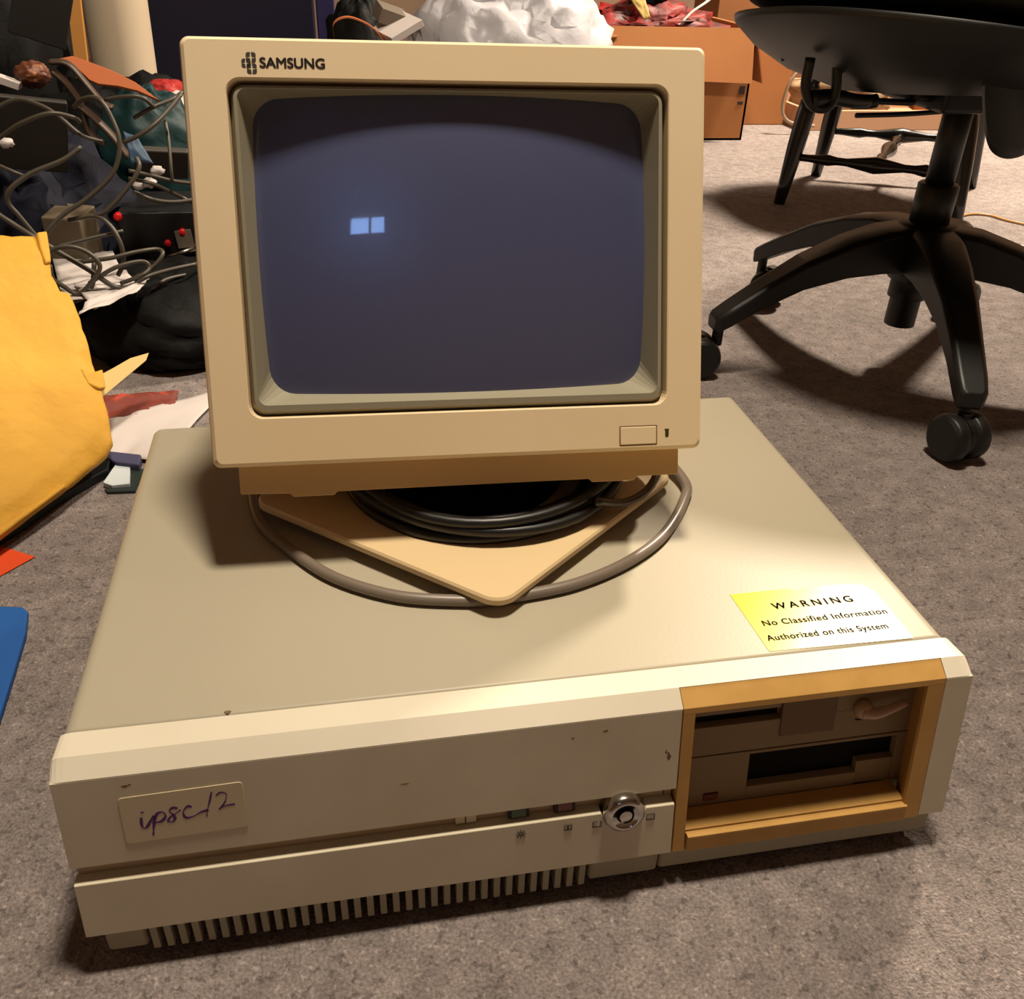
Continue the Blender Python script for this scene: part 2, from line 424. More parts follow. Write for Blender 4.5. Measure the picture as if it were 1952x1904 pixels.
# lower drive with the open tape slot
b = B()
fbox(b, .3725, .4135, .0420, .0806, OB-.006, OB); fbox(b, .4135, .5194, .0782, .0806, OB-.006, OB)
fbox(b, .5194, .5262, .0420, .0806, OB-.006, OB); fbox(b, .4135, .4925, .0420, .0522, OB-.006, OB)
fbox(b, .4925, .5194, .0420, .0602, OB-.006, OB-.0008)
td = obj('tape_drive', b, m_drive, comp, bevel=.0004)
b = B(); fbox(b, .4140, .5190, .0525, .0780, OB-.012, OB-.0062)
obj('open_slot', b, m_black, td)
b = B(); fbox(b, .3835, .3935, .0462, .0512, OB-.002, OB+.0014)
obj('indicator_window', b, M('indicator_red', (92, 30, 12), .4), td, bevel=.0003, label='small dark red drive light')
b = B(); fbox(b, .3725, .5262, .1250, .1335, OB-.008, OB-.002)
obj('filler_strip', b, m_gap, comp)
# strip details
for nm, x, c_, lb in (('indicator_light', .2560, (58, 82, 46), 'square green indicator light'), ('indicator_light', .2849, (104, 44, 34), 'square red indicator light')):
    fr = obj(nm, fp(B(), [(x-.0066,.0700),(x+.0066,.0700),(x+.0066,.0792),(x-.0066,.0792)], -.0068, -.0035), m_dark, comp, label=lb)
    obj('lens', fp(B(), [(x-.0046,.0712),(x+.0046,.0712),(x+.0046,.0778),(x-.0046,.0778)], -.0036, -.0026), M('lens_tint', c_, .35), fr, bevel=.0003)
b = B(); fbox(b, .2172, .2230, .0700, .0790, -.0068, -.0045); fbox(b, .2238, .2300, .0700, .0790, -.0068, -.0045)
obj('reset_button', b, m_front, comp, bevel=.0003)
b = B(); fbox(b, .3495, .3499, .0700, .0792, -.0068, -.0060); obj('strip_joint', b, m_dark, comp)
# key lock
lk = obj('key_lock', lathe(B(), [(.0132, -.006), (.0132, .003), (.0125, .0055), (.0095, .0075), (.0085, .0072), (.0082, .0066), (0, .0066)], F(.3213, 0, .0692), (0, -.985, .173), 40), m_chrome, comp, smooth=True)
n_ = Vector((0, -.985, .173)); ux = Vector((1, 0, 0)); uz = Vector((0, .173, .985))
c_ = Vector(F(.3213, 0, .0692)) + n_*.0068
b = B(); tube(b, [c_ + ux*(.0046*math.cos(a)) + uz*(.0046*math.sin(a)) for a in [math.radians(d) for d in range(-100, 225, 12)]], .0006, n=6, k=1)
obj('keyway', b, m_black, lk)
# printed symbols below the strip
def sym_square(bm, x, z, s=.0026, o=.0014, gap=False):
    q = [(-s,-s*.8),(s,-s*.8),(s,s*.8),(-s,s*.8)]
    tube(bm, [F(x+a, o, z+b_) for a, b_ in (q if not gap else [(.0002, s*.8), (-s, s*.8), (-s, -s*.8), (s, -s*.8), (s, s*.8), (.0016, s*.8)])], .00035, n=5, k=1, closed=not gap)
for k in range(2):
    b = B(); sym_square(b, (.3393, .3046)[k], .0617, gap=bool(k)); obj('panel_symbol', b, m_dark, comp)
b = B(); sym_square(b, .2861, .0622, .0023)
tube(b, [F(.2861, .0014, .0638), F(.2861, .0014, .0606)], .0004, n=5, k=1)
obj('panel_symbol', b, m_dark, comp); b = B()
tube(b, [F(.2565+.0012*math.cos(a), .0014, .0622+.0012*math.sin(a)) for a in [i*PI/5 for i in range(10)]], .0003, n=5, k=1, closed=True)
for i in range(8):
    a = i*PI/4; tube(b, [F(.2565+q*math.cos(a), .0014, .0622+q*math.sin(a)) for q in (.0019, .0031)], .00028, n=5, k=1)
obj('panel_symbol', b, m_dark, comp)
m_grime = M('grime', (112, 92, 62), .8)
for q_, (x_, z_, a_, b_) in enumerate(((.0375, .1305, .0016, .0010), (.0400, .1312, .0007, .0006), (.3488, .1050, .0012, .0026), (.3470, .1085, .0006, .0012), (.3080, .1290, .0016, .0005), (.2880, .1265, .0010, .0005), (.1880, .1090, .0022, .0004))):
    P_ = [(x_ + a_*(1+.35*math.sin(3*t_+q_))*math.cos(t_), z_ + b_*(1+.3*math.cos(2*t_+q_))*math.sin(t_)) for t_ in [i*PI/8 for i in range(16)]]
    obj('grime_spot', fp(B(), P_, .00003, .00008), m_grime, comp)
P_ = [(.0905 + .0018*(1+.3*math.sin(3*t_))*math.cos(t_), .0335 + .0013*math.sin(t_)) for t_ in [i*PI/8 for i in range(16)]]
obj('grime_spot', prism(B(), P_, lambda x, y: (x, y, CZ), lambda x, y: (x, y, CZ+.0001)), m_grime, comp)
# handwritten name label
def NL(x, z, o=.0009): return F(x, o, z)
nl = obj('name_label', fp(B(), [(x, z + (x-.065)*.02) for x, z in rrect(.0325, .0985, .0930, .1240, .0022, 4)], 0, .0005), m_namelabel, comp, bevel=.0002)
def hand(bm, pts, r=.0006):
    P = smoothpts([(x, z, 0) for x, z in pts], 6); L_ = len(P); R = r*1.15; rings = []
    for i, p in enumerate(P):      # a flat ink stroke, a hair above the label
        t = (P[min(i+1, L_-1)] - P[max(i-1, 0)]).normalized(); q = Vector((-t.y, t.x, 0))
        rr = R*(.75 + .35*math.sin(i*.35))
        rings.append([NL((p+q*rr).x, (p+q*rr).y, .00062), NL((p-q*rr).x, (p-q*rr).y, .00062), NL((p-q*rr).x, (p-q*rr).y, .00052), NL((p+q*rr).x, (p+q*rr).y, .00052)])
    loft(bm, rings)
b = B()
hand(b, [(.0428,.1092),(.0424,.1048),(.0428,.1022),(.0445,.1020),(.0467,.1050),(.0492,.1096)], .0007)
hand(b, [(.0438,.1130),(.0439,.1122)], .0007)
hand(b, [(.0500,.1092),(.0490,.1045),(.0480,.1000),(.0474,.0962)], .0008)
hand(b, [(.0494,.1070),(.0515,.1105),(.0545,.1110),(.0555,.1080),(.0530,.1050),(.0500,.1046)], .0007)
hand(b, [(.0625,.1124),(.0598,.1130),(.0580,.1110),(.0596,.1084),(.0602,.1056),(.0584,.1036),(.0560,.1046)], .0007)
hand(b, [(.0560,.1046),(.0580,.1070),(.0610,.1090),(.0640,.1110)], .0005)
hand(b, [(.0700,.1120),(.0680,.1128),(.0656,.1106),(.0650,.1076),(.0664,.1052),(.0700,.1056),(.0745,.1078),(.0785,.1086)], .00065)
hand(b, [(.0816,.1205),(.0800,.1150),(.0782,.1095),(.0770,.1042)], .00045)
hand(b, [(.0836,.1176),(.0862,.1194),(.0892,.1178),(.0880,.1130),(.0852,.1090),(.0842,.1082),(.0880,.1100),(.0930,.1104)], .00045)
obj('handwriting', b, m_purple, nl, label='purple handwriting reading ipsc/2')
# vent grille: ribs hanging below the lower panel
b = B(); box(b, .034, .300, -.0092, -.0045, .0265, .0305)
for i in range(34):
    x = .0345 + i*.0079
    box(b, x, x+.0041, -.0185, -.0045, .0085, .0298)
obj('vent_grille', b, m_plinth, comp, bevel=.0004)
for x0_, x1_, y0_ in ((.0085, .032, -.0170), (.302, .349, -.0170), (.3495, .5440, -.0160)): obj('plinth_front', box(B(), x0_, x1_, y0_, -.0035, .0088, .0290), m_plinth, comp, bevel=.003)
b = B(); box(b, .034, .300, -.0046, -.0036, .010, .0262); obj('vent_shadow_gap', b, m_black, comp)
# warning label stuck on the cover
zt = CZ
pts = [(.4228,.0945),(.4255,.0350),(.5255,.0330),(.5262,.0350),(.5262,.0820),(.5235,.0890),(.5185,.0925),(.5120,.0932),(.4790,.0950),(.4735,.0925),(.4690,.0925),(.4665,.0950)]
wl = obj('warning_label', prism(B(), pts, lambda x, y: (x, y, zt-.0001), lambda x, y: (x, y, zt+.0003)), m_sticker, comp, label='yellow warning label with a torn notch')
b = B(); top = lambda x, y: (x, y, zt+.0005)
add_text(b, 'WARNING', .4465, .5055, .0745, .0092, top, .00028, 1.45)
add_text(b, 'No Classified Information', .4325, .5225, .0590, .0078, top, .00016, 1.10)
add_text(b, 'Authorized on this System', .4290, .5150, .0445, .0078, top, .00016, 1.10)
obj('label_lettering', b, m_ink, wl)

# ------------------------------------------------------------------ the monitor
MC = (.2517, .223, .3449); MR = (-.3917, .0046, -.0379)
mon = thing('monitor', 'beige tube monitor with dark screen, tilted back on top of the computer', 'monitor', MC, MR)
MT = Matrix.LocRotScale(Vector(MC), Euler(MR), None)
def L(x, z, y): return (x, y, z)
# bezel: outer shell ring with opening
oX, oZ = .1682, .1338
def ring(x, z0, z1, r, y, n=6): return [L(a, c, y) for a, c in rrect(-x, x, z0, z1, r, n, bulge=1e-7)]
rings = [ring(.1645, -.1305, .1305, .004, .045), ring(oX, -oZ, oZ, .0055, .040), ring(oX+.0006, -oZ-.0003, oZ+.0003, .0055, .006),
         ring(oX-.0008, -oZ+.0009, oZ-.0006, .005, .0018), ring(oX-.003, -oZ+.003, oZ-.0026, .004, 0),
         ring(.1428, -.1020, .1098, .0095, 0), ring(.1421, -.1013, .1090, .0090, .0007), ring(.1418, -.1010, .1086, .0088, .0060),
         ring(.1418, -.1010, .1086, .0088, .030)]
obj('front_bezel', loft(B(), rings, cap0=False, cap1=False), m_mon, mon, smooth=False, bevel=0, label='beige front frame of the monitor')
for p in bpy.data.objects[-1:] if False else []: pass
Rs, sy0, szc = .70, .0065, .009
def sag(x, z):
    r2 = x*x + (z-szc)**2
    return sy0 + Rs - math.sqrt(Rs*Rs - r2)
A = [(a, c) for a, c in rrect(-.1398, .1398, -.0992, .1066, .0085, 6, bulge=1e-7)]
A2 = [(a, c) for a, c in rrect(-.1362, .1362, -.0935, .1040, .0060, 6, bulge=1e-7)]
Bq = [(a, c) for a, c in rrect(-.1290, .1290, -.0868, .1020, .0160, 6, bulge=.0022)]
rings = [[L(a, c, .0105) for a, c in rrect(-.1416, .1416, -.1009, .1085, .009, 6, bulge=1e-7)], [L(a, c, .0060) for a, c in A], [L(a, c, .0030) for a, c in rrect(-.1385, .1385, -.0975, .1056, .008, 6, bulge=1e-7)], [L(a, c, .0026) for a, c in A2],
         [L(a*.999, c*.999, .0034) for a, c in A2], [L(a, c, max(sag(a, c), .008)+.0005) for a, c in Bq], [L(a, c, sag(a, c)+.003) for a, c in Bq]]
obj('screen_surround', loft(B(), rings, cap0=False, cap1=False), m_mask, mon, label='grey green inner frame of the screen')
b = B(); n = 40; g = {}
for i in range(n+1):
    for j in range(n+1):
        x = -.136 + .272*i/n; z = -.095 + .202*j/n
        g[i, j] = b.verts.new(L(x, z, sag(x, z)))
for i in range(n):
    for j in range(n): b.faces.new((g[i, j], g[i+1, j], g[i+1, j+1], g[i, j+1]))
obj('screen', b, m_screen, mon, smooth=True, solid=0, label='dark blue grey curved glass screen')
# housing behind the bezel
def hr(x, z0, z1, y, r): return [L(a, c, y) for a, c in rrect(-x, x, z0, z1, r, 5)]
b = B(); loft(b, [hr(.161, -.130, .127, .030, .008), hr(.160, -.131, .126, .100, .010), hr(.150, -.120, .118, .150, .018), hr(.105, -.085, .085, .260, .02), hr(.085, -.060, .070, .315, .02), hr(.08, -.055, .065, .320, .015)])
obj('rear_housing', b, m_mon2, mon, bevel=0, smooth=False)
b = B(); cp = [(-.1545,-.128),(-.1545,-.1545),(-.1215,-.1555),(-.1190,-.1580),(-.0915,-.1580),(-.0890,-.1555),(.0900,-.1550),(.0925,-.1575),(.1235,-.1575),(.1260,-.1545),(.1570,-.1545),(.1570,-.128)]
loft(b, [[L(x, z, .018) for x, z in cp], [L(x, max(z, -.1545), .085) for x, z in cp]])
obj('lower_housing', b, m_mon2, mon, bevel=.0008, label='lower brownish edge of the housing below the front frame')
# button, slot, lamp
b = B(); prism(b, rrect(.1085, .1345, -.1290, -.1165, .0006, 3), lambda x, z: L(x, z, .003), lambda x, z: L(x, z, -.0006))
pb = obj('power_button', b, m_mon, mon, bevel=.0006)
b = B(); R0 = rrect(.1078, .1352, -.1297, -.1158, .0006, 3); R1 = rrect(.1085, .1345, -.1290, -.1165, .0004, 3)
loft(b, [[L(x, z, -.00012) for x, z in R0], [L(x, z, -.00012) for x, z in R1]], False, False)
obj('button_gap', b, M('gap_shade', (120, 84, 46), .7), pb)
b = B(); prism(b, [(.1406,-.1188),(.1440,-.1188),(.1436,-.1200),(.1436,-.1236),(.1430,-.1246),(.1418,-.1246),(.1411,-.1236),(.1411,-.1200)], lambda x, z: L(x, z, .002), lambda x, z: L(x, z, -.0002))
obj('indicator_light', b, M('dark_green_lens', (58, 54, 22), .4), mon)
# printed logo: three rounded squares with four-pointed stars, and the word
def fz(x, z): return L(x, z, -.0003)
b = B(); add_text(b, 'SAMSUNG', -.1205, -.0812, .1155, .0083, fz, .00030, 1.0)
def star(bm, cx, cz, s, ang=0, y=-.0002):
    # four dark petals leave a light four-pointed star
    for q in range(4):
        a0 = q*PI/2 + ang; ca, sa = math.cos(a0), math.sin(a0)
        pts_ = [(.0, .12), (.12, .0), (.30, .22), (.92, .10), (.98, .55), (.80, .80), (.55, .98), (.10, .92), (.22, .30)]
        pts_ = [(.16, .16), (.30, .17), (.98, .07), (1.0, .60), (.86, .86), (.60, 1.0), (.07, .98), (.17, .30)]
        vs = [bm.verts.new(L(cx + s*(ca*u - sa*v), cz + s*(sa*u + ca*v), y)) for u, v in pts_]
        bm.faces.new(vs)
star(b, -.1258, .1212, .0030); star(b, -.1290, .1178, .0026); star(b, -.1256, .1147, .0030)
obj('printed_logo', b, m_print, mon)
# stand: swivel neck and diamond foot (built upright, so undo the tilt)
fz0 = .1515
dia = [Vector((.2605, .0890)), Vector((.4320, .2360)), Vector((.2640, .3900)), Vector((.0920, .2420))]
def rounded(poly, r, n=8):
    out = []; k = len(poly)
    for i in range(k):
        p, a, c = poly[i], poly[i-1], poly[(i+1) % k]
        da, dc = (a-p).normalized(), (c-p).normalized(); ang = da.angle(dc); t_ = r/math.tan(ang/2)
        p0, p1 = p+da*t_, p+dc*t_; bis = (da+dc).normalized(); cc = p + bis*(r/math.sin(ang/2))
        a0 = math.atan2(p0.y-cc.y, p0.x-cc.x); a1 = math.atan2(p1.y-cc.y, p1.x-cc.x)
        d_ = (a1-a0+PI) % (2*PI) - PI
        for j in range(n+1): a_ = a0+d_*j/n; out.append((cc.x+r*math.cos(a_), cc.y+r*math.sin(a_)))
    return out
rp = rounded(dia, .016); rpi = rounded([(p-Vector((.2625,.238)))*.988+Vector((.2625,.238)) for p in dia], .015); rpl = rounded([(p-Vector((.2625,.238)))*.965+Vector((.2625,.238)) for p in dia], .013)
b = B(); loft(b, [[(x, y, fz0) for x, y in rpl], [(x, y, fz0+.0015) for x, y in rp], [(x, y, fz0+.0055) for x, y in rp], [(x, y, fz0+.0072) for x, y in rpi]])
ft = obj('base_plate', b, m_base, mon, world=True, bevel=0, smooth=False)
for x, y in ((.2605, .145), (.375, .238), (.263, .35), (.15, .241)):
    o = obj('rubber_foot', lathe(B(), [(.008, CZ-.0001), (.008, fz0+.001), (0, fz0+.001)], (x, y, 0), n=16), m_black, ft); o.matrix_parent_inverse = MT.inverted()
b = B(); lathe(b, [(.075, fz0+.006), (.078, fz0+.009), (.072, .170), (.055, .178), (0, .180)], (.262, .262, 0), n=40)
obj('swivel_neck', b, m_black, mon, world=True, smooth=True)

# ------------------------------------------------------------------ cables round the stand
b = B()
cz = .262; loops = []
rnd = random.Random(3)
pts = []
for k, (r, z, dx, dy) in enumerate(((.084, .1625, 0, 0), (.092, .1625, .002, 0), (.1005, .1625, .004, .003), (.089, .1685, 0, .002), (.097, .1690, .003, .001), (.1045, .1695, .006, .004), (.0955, .1745, .004, .002), (.103, .1762, .006, .006))):
    for i in range(20):
        a = 2*PI*i/20 + .9
        rr = r + .0016*math.sin(3*a+k)
        zz = z + .0012*math.sin(2*a+k*1.3) + (.006*max(0, math.sin(a-1.0)) if k > 4 else 0)
        pts.append((.270+dx+(rr+.008)*math.cos(a), .264+dy+(rr+.008)*math.sin(a), zz))
tube(b, pts, .0042, n=10, k=3)
tag(obj('power_cord', b, m_cable, smooth=True), 'thick black cord coiled round the neck of the monitor stand', 'cord')
b = B()
tube(b, [(.345,.175,.176), (.372,.186,.166), (.395,.200,.168), (.410,.222,.176), (.413,.250,.182), (.400,.290,.186), (.372,.315,.180)], .0034, n=10)
tag(obj('signal_cord', b, M('glossy_brown_cord', (60, 48, 38), .25, spec=.7), smooth=True), 'glossy dark cord curving from the black coil past the right of the stand', 'cord')
b = B()
gp = [(490,905,.150),(483,945,.1475),(500,1000,.1475),(560,1052,.1475),(640,1102,.1475),(760,1137,.1475),(890,1145,.1475),(942,1142,.1475),(1005,1133,.1475),(1100,1112,.1475),(1195,1072,.1475),(1265,1020,.1475),(1303,955,.1475),(1303,915,.150)]
gp3 = [atz(x, y, z) for x, y, z in gp] + [(.425,.290,.156), (.395,.345,.160), (.33,.395,.157), (.25,.372,.1625)]
gp3 = [Vector(p) for p in gp3]
gp3 += [Vector((.17,.372,.1480)), Vector((.10,.335,.1475)), Vector((.088,.290,.1475))]
tube(b, gp3, .0042, n=12)
tag(obj('monitor_cable', b, m_grey_cable, smooth=True), 'thick grey cable looped on the computer round the diamond shaped stand', 'cable')

# ------------------------------------------------------------------ office chair
oc = thing('office_chair', 'black swivel office chair on five castors', 'chair', (.97, .76, 0))
b = B(); lathe(b, [(.036, .128), (.042, .150), (.046, .178), (.042, .200), (.036, .206), (0, .206)], n=32)
obj('hub', b, m_chair, oc, smooth=True)
b = B(); lathe(b, [(.026, .198), (.0265, .255), (.024, .257), (0, .257)], n=28); obj('column_sleeve', b, m_chair, oc, smooth=True)
b = B(); lathe(b, [(.0185, .255), (.0185, .380), (0, .380)], n=28); obj('gas_column', b, m_chair, oc, smooth=True)
b = B(); lathe(b, [(.021, .060), (.021, .100), (.026, .101), (.026, .145), (0, .145)], (-.004, 0, 0), n=28); obj('lower_sleeve', b, m_chair, oc, smooth=True)
for k in range(5):
    a = math.radians(-106 + 72*k); dx, dy = math.cos(a), math.sin(a)
    rings = []
    for t_, zt_, th, wd in ((.02, .204, .060, .034), (.07, .200, .056, .031), (.12, .187, .048, .027), (.18, .162, .038, .023), (.235, .130, .031, .020), (.275, .104, .028, .019), (.293, .092, .026, .017), (.298, .088, .018, .012)):
        c0 = Vector((dx*t_, dy*t_, 0)); s_ = Vector((-dy, dx, 0))
        rings.append([c0+s_*(wd*.72)+Vector((0,0,zt_)), c0+s_*wd+Vector((0,0,zt_-.005)), c0+s_*(wd*.92)+Vector((0,0,zt_-th)), c0-s_*(wd*.92)+Vector((0,0,zt_-th)), c0-s_*wd+Vector((0,0,zt_-.005)), c0-s_*(wd*.72)+Vector((0,0,zt_))])
    lg = obj('leg', loft(B(), rings), m_chair, oc, bevel=.0025)
    sw = (.15, .6, 2.2, 4.04, 1.45)[k]
    cx, cy = dx*.286, dy*.286
    ax = Vector((math.cos(sw), math.sin(sw), 0)); cx2, cy2 = cx - .018*math.sin(sw)*(1, 1, 1, 1, 1.4)[k], cy + .018*math.cos(sw)*(-.3, 1, 1, 1, 1)[k]
    b = B()
    for s_ in (-1, 1):
        lathe(b, [(0, -.011), (.0235, -.011), (.0285, -.007), (.0298, 0), (.0285, .007), (.0235, .011), (0, .011)], Vector((cx2, cy2, .0298)) + ax*(s_*.0150), ax, 28)
    cw = obj('castor', b, m_chair, oc, smooth=False, bevel=.0015)
    b = B(); lathe(b, [(.0075, .045), (.0075, .086), (0, .086)], (cx, cy, 0), n=14)
    obox(b, (cx2, cy2, .046), (.012, .012, .030), (0, 0, sw))
    lathe(b, [(.0, -.004), (.025, -.004), (.025, .004), (0, .004)], Vector((cx2, cy2, .031)), ax, 24)
    obj('castor_fork', b, m_chair, cw, smooth=False)
# seat shell (dish) and cushion with a slit between them
def sring(cx, cy, rx, ry, z, n=56, p=.86, ty=0, tx=0, lift=0):
    out = []
    for i in range(n):
        a = 2*PI*i/n; ca, sa = math.cos(a), math.sin(a)
        x = cx + rx*math.copysign(abs(ca)**p, ca); y = cy + ry*math.copysign(abs(sa)**p, sa)
        out.append((x, y, z + ty*(y-cy) + tx*(x-cx) + lift*max(0, -ca)))
    return out
SCX, SCY, TY, TX = -.005, -.03, -.106, .017
def ss(r, z, lift=0): return sring(SCX, SCY, r, r*.93, z, ty=TY, tx=TX, lift=lift)
b = B(); loft(b, [ss(.06, .372), ss(.16, .376), ss(.225, .387, .014), ss(.270, .403, .027), ss(.298, .4175, .040), ss(.300, .4215, .044), ss(.294, .4220, .044), ss(.262, .412, .030), ss(.12, .400)])
obj('seat_shell', b, m_chair, oc, smooth=True)
b = B(); loft(b, [ss(.20, .4340, .030), ss(.262, .4340, .040), ss(.285, .440, .044), ss(.300, .456, .044), ss(.296, .482, .03), ss(.25, .497), ss(.1, .497)])
obj('seat_cushion', b, m_seat, oc, smooth=True)
for i in range(7):
    a = 2*PI*i/7 + .15; x = SCX+.235*math.cos(a); y = SCY+.215*math.sin(a)
    obj('seat_spacer', obox(B(), (x, y, .4230+TY*(y-SCY)+TX*(x-SCX)), (.022 if i % 2 else .042, .022, .026), (0, 0, a+PI/2)), m_chair, oc)
b = B(); obox(b, (0, 0, .366), (.13, .12, .028)); obox(b, (-.05, 0, .372), (.10, .07, .022))
obj('tilt_mechanism', b, m_chair, oc, bevel=.006)
def cl(px, py, y): return aty(px, py, y) - Vector((.97, .76, 0))
b = B()
tube(b, [cl(1765,140,.72), cl(1750,178,.72), cl(1742,194,.72), cl(1720,195,.72), cl(1660,192,.72)], .0038, n=10)
tube(b, [cl(1670,192,.72), cl(1655,194,.72), cl(1625,194,.72)], .0082, n=12, k=3)
obj('seat_lever', b, m_chair, oc, smooth=True)
b = B(); tube(b, [cl(1845,208,.76), cl(1790,213,.745), cl(1715,218,.74), cl(1632,220,.73)], .0030, n=10)
obj('height_lever', b, m_chair, oc, smooth=True)
b = B()
tube(b, [cl(1545,110,.68), cl(1536,165,.68), cl(1548,200,.68), cl(1575,205,.68), cl(1592,180,.68), cl(1596,120,.68)], .0058, n=10)
tube(b, [cl(1545,190,.68), cl(1590,186,.69), cl(1625,192,.70), cl(1655,193,.71)], [.0105, .0070], n=12)
obj('tilt_knob', b, m_chair, oc, smooth=True)
pc = [(v.x, v.y) for v in smoothpts([(x, y, 0) for x, y in ((1874,60),(1868,30),(1876,0),(1925,-20),(1975,0),(1988,40),(1988,200),(1985,258),(1958,292),(1920,303),(1891,290),(1878,258),(1873,210),(1872,140))], 4, True)]
b = B(); rings = []
for y, s in ((.560, .90), (.566, 1), (.590, 1), (.596, .90)):
    c0 = cl(1928, 160, y); rings.append([c0 + (cl(px, py, y)-c0)*s for px, py in pc])
loft(b, rings); obj('armrest_pad', b, m_chair, oc, smooth=False, bevel=.004)
b = B(); tube(b, [cl(1925,60,.58), cl(1925,20,.58)+Vector((0,.03,.01)), Vector((-.03,-.06,.425))], .012, n=10)
obj('armrest_bracket', b, m_chair, oc, smooth=True)
b = B(); tube(b, [(-.02,.20,.385), (-.02,.30,.40), (-.01,.335,.46), (0,.345,.60)], .016, n=12)
obj('back_bar', b, m_chair, oc, smooth=True)
b = B(); loft(b, [[(x*s, y, z*s2 + .80) for x, z in rrect(-.21, .21, -.22, .22, .08, 6)] for y, s, s2 in ((.335, .9, .9), (.345, 1, 1), (.38, 1, 1), (.39, .9, .9))])
obj('backrest', b, m_seat, oc, smooth=False, bevel=.004)

# ------------------------------------------------------------------ wooden chair
wc = thing('wooden_chair', 'black lacquered wooden chair with turned stretchers behind the office chair', 'chair', (1.475, 1.685, 0))
feet = [(1.195,1.642), (1.517,1.435), (1.769,1.757), (1.417,1.904)]
tops = [(1.262,1.668), (1.500,1.520), (1.655,1.712), (1.400,1.815)]
def wl_(p, q, t_): return Vector((p[0]+(q[0]-p[0])*t_-1.475, p[1]+(q[1]-p[1])*t_-1.685, .42*t_))
def turned(bm, a, c_, prof):
    a, c_ = Vector(a), Vector(c_); ln = (c_-a).length
    lathe(bm, [(r, t_*ln) for t_, r in prof], a, (c_-a).normalized(), 20)
lp = [(0,.0001),(0,.0125),(.10,.0150),(.30,.0195),(.46,.0205),(.52,.0195),(.545,.0110),(.565,.0100),(.575,.0145),(.59,.0150),(.605,.0100),(.63,.0120),(.80,.0190),(.9,.0160),(1,.0135),(1,.0001)]
for p, q in zip(feet, tops):
    b = B(); turned(b, wl_(p, q, 0), wl_(p, q, 1), lp); obj('leg', b, m_lacq, wc, smooth=True)
sp = [(0,.0001),(0,.0075),(.10,.0080),(.22,.0120),(.27,.0085),(.33,.0085),(.44,.0150),(.50,.0185),(.56,.0150),(.67,.0085),(.73,.0090),(.79,.0135),(.85,.0085),(1,.0075),(1,.0001)]
T = .245
s1 = (wl_(feet[0], tops[0], T), wl_(feet[1], tops[1], T)); s2 = (wl_(feet[3], tops[3], T+.03), wl_(feet[2], tops[2], T+.03))
b = B(); turned(b, *s1, sp); obj('stretcher', b, m_lacq, wc, smooth=True)
b = B(); turned(b, *s2, sp); obj('stretcher', b, m_lacq, wc, smooth=True)
b = B(); turned(b, s1[0].lerp(s1[1], .5), s2[0].lerp(s2[1], .5), sp); obj('stretcher', b, m_lacq, wc, smooth=True)
b = B(); loft(b, [sring(0, 0, .19, .19, .416, 40, .8), sring(0, 0, .215, .215, .425, 40, .8), sring(0, 0, .215, .215, .445, 40, .8), sring(0, 0, .17, .17, .440, 40, .8)])
obj('seat', b, m_lacq, wc, smooth=True)
sd = Vector((.74, -.05, 0)).normalized()
for i in range(6):
    t_ = (i-2.5)/2.5; x, y = .10+.06*(1-t_*t_)-.02, t_*.16
    b = B(); tube(b, [(-.03+.17*t_, .165-.02*t_*t_, .44), (-.03+.19*t_, .20-.02*t_*t_, .90)], .008, n=10, k=1)
    obj('spindle', b, m_lacq, wc, smooth=True)
b = B(); loft(b, [[(x, .20-.6*x*x+dy, z) for dy, z in ((-.011, .885), (.011, .885), (.011, .96), (-.011, .96))] for x in [(-.22+.44*i/10)-.03 for i in range(11)]])
obj('back_rail', b, m_lacq, wc, bevel=.004)

# ------------------------------------------------------------------ cardboard boxes on the right
cb = thing('cardboard_box', 'open cardboard box of red fabric with its front flap folded down', 'box', (1.1, 2.5, 0))
def ow(v): return Vector(v) - Vector((1.1, 2.5, 0))
bx0, bx1, by0, by1, bh = .86, 1.40, 2.36, 2.74, .300
b = B()
for a in ((bx0, bx1, by0, by0+.006, 0, bh), (bx0, bx1, by1-.006, by1, 0, bh), (bx0, bx0+.006, by0, by1, 0, bh), (bx1-.006, bx1, by0, by1, 0, bh), (bx0, bx1, by0, by1, 0, .006)):
    box(b, a[0]-1.1, a[1]-1.1, a[2]-2.5, a[3]-2.5, a[4], a[5])
obj('box_body', b, m_card, cb)
b = B(); loft(b, [[(x-1.1, by0-.003-o_-2.5, bh-.002), (x-1.1, by0-.006-o_-2.5, bh+.002), (x-1.1, by0-.040-o_-2.5, .168+dz), (x-1.1, by0-.036-o_-2.5, .168+dz)] for x, o_, dz in ((bx0+.02, 0, 0), (bx0+.2, .002, .003), (bx1-.14, 0, -.002), (bx1-.012, .001, -.006))])
obj('front_flap', b, m_card, cb)
b = B(); loft(b, [[(bx1+.002-1.1, y-2.5, bh), (bx1+.005-1.1, y-2.5, bh+.001), (bx1+.05-1.1, y-2.5, .155), (bx1+.046-1.1, y-2.5, .155)] for y in (by0+.02, by1-.02)])
obj('side_flap', b, m_card, cb)
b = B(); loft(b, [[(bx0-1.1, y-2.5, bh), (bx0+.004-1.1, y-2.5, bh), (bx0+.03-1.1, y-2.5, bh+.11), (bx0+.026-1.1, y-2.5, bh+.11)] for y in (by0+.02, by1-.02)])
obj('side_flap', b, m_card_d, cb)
for z0_, z1_ in ((.128, .150), (.100, .108)):
    obj('printed_mark', box(B(), bx1-.029-1.1, bx1-.013-1.1, by0-.0015-2.5, by0-2.5, z0_, z1_), m_dark, cb)
b = B(); blob(b, (1.12, 2.55, .275), (.225, .155, .075), 3, .5, 3.4)
tag(obj('red_fabric', b, m_red, smooth=True), 'crumpled red patterned fabric filling the open cardboard box', 'cloth')
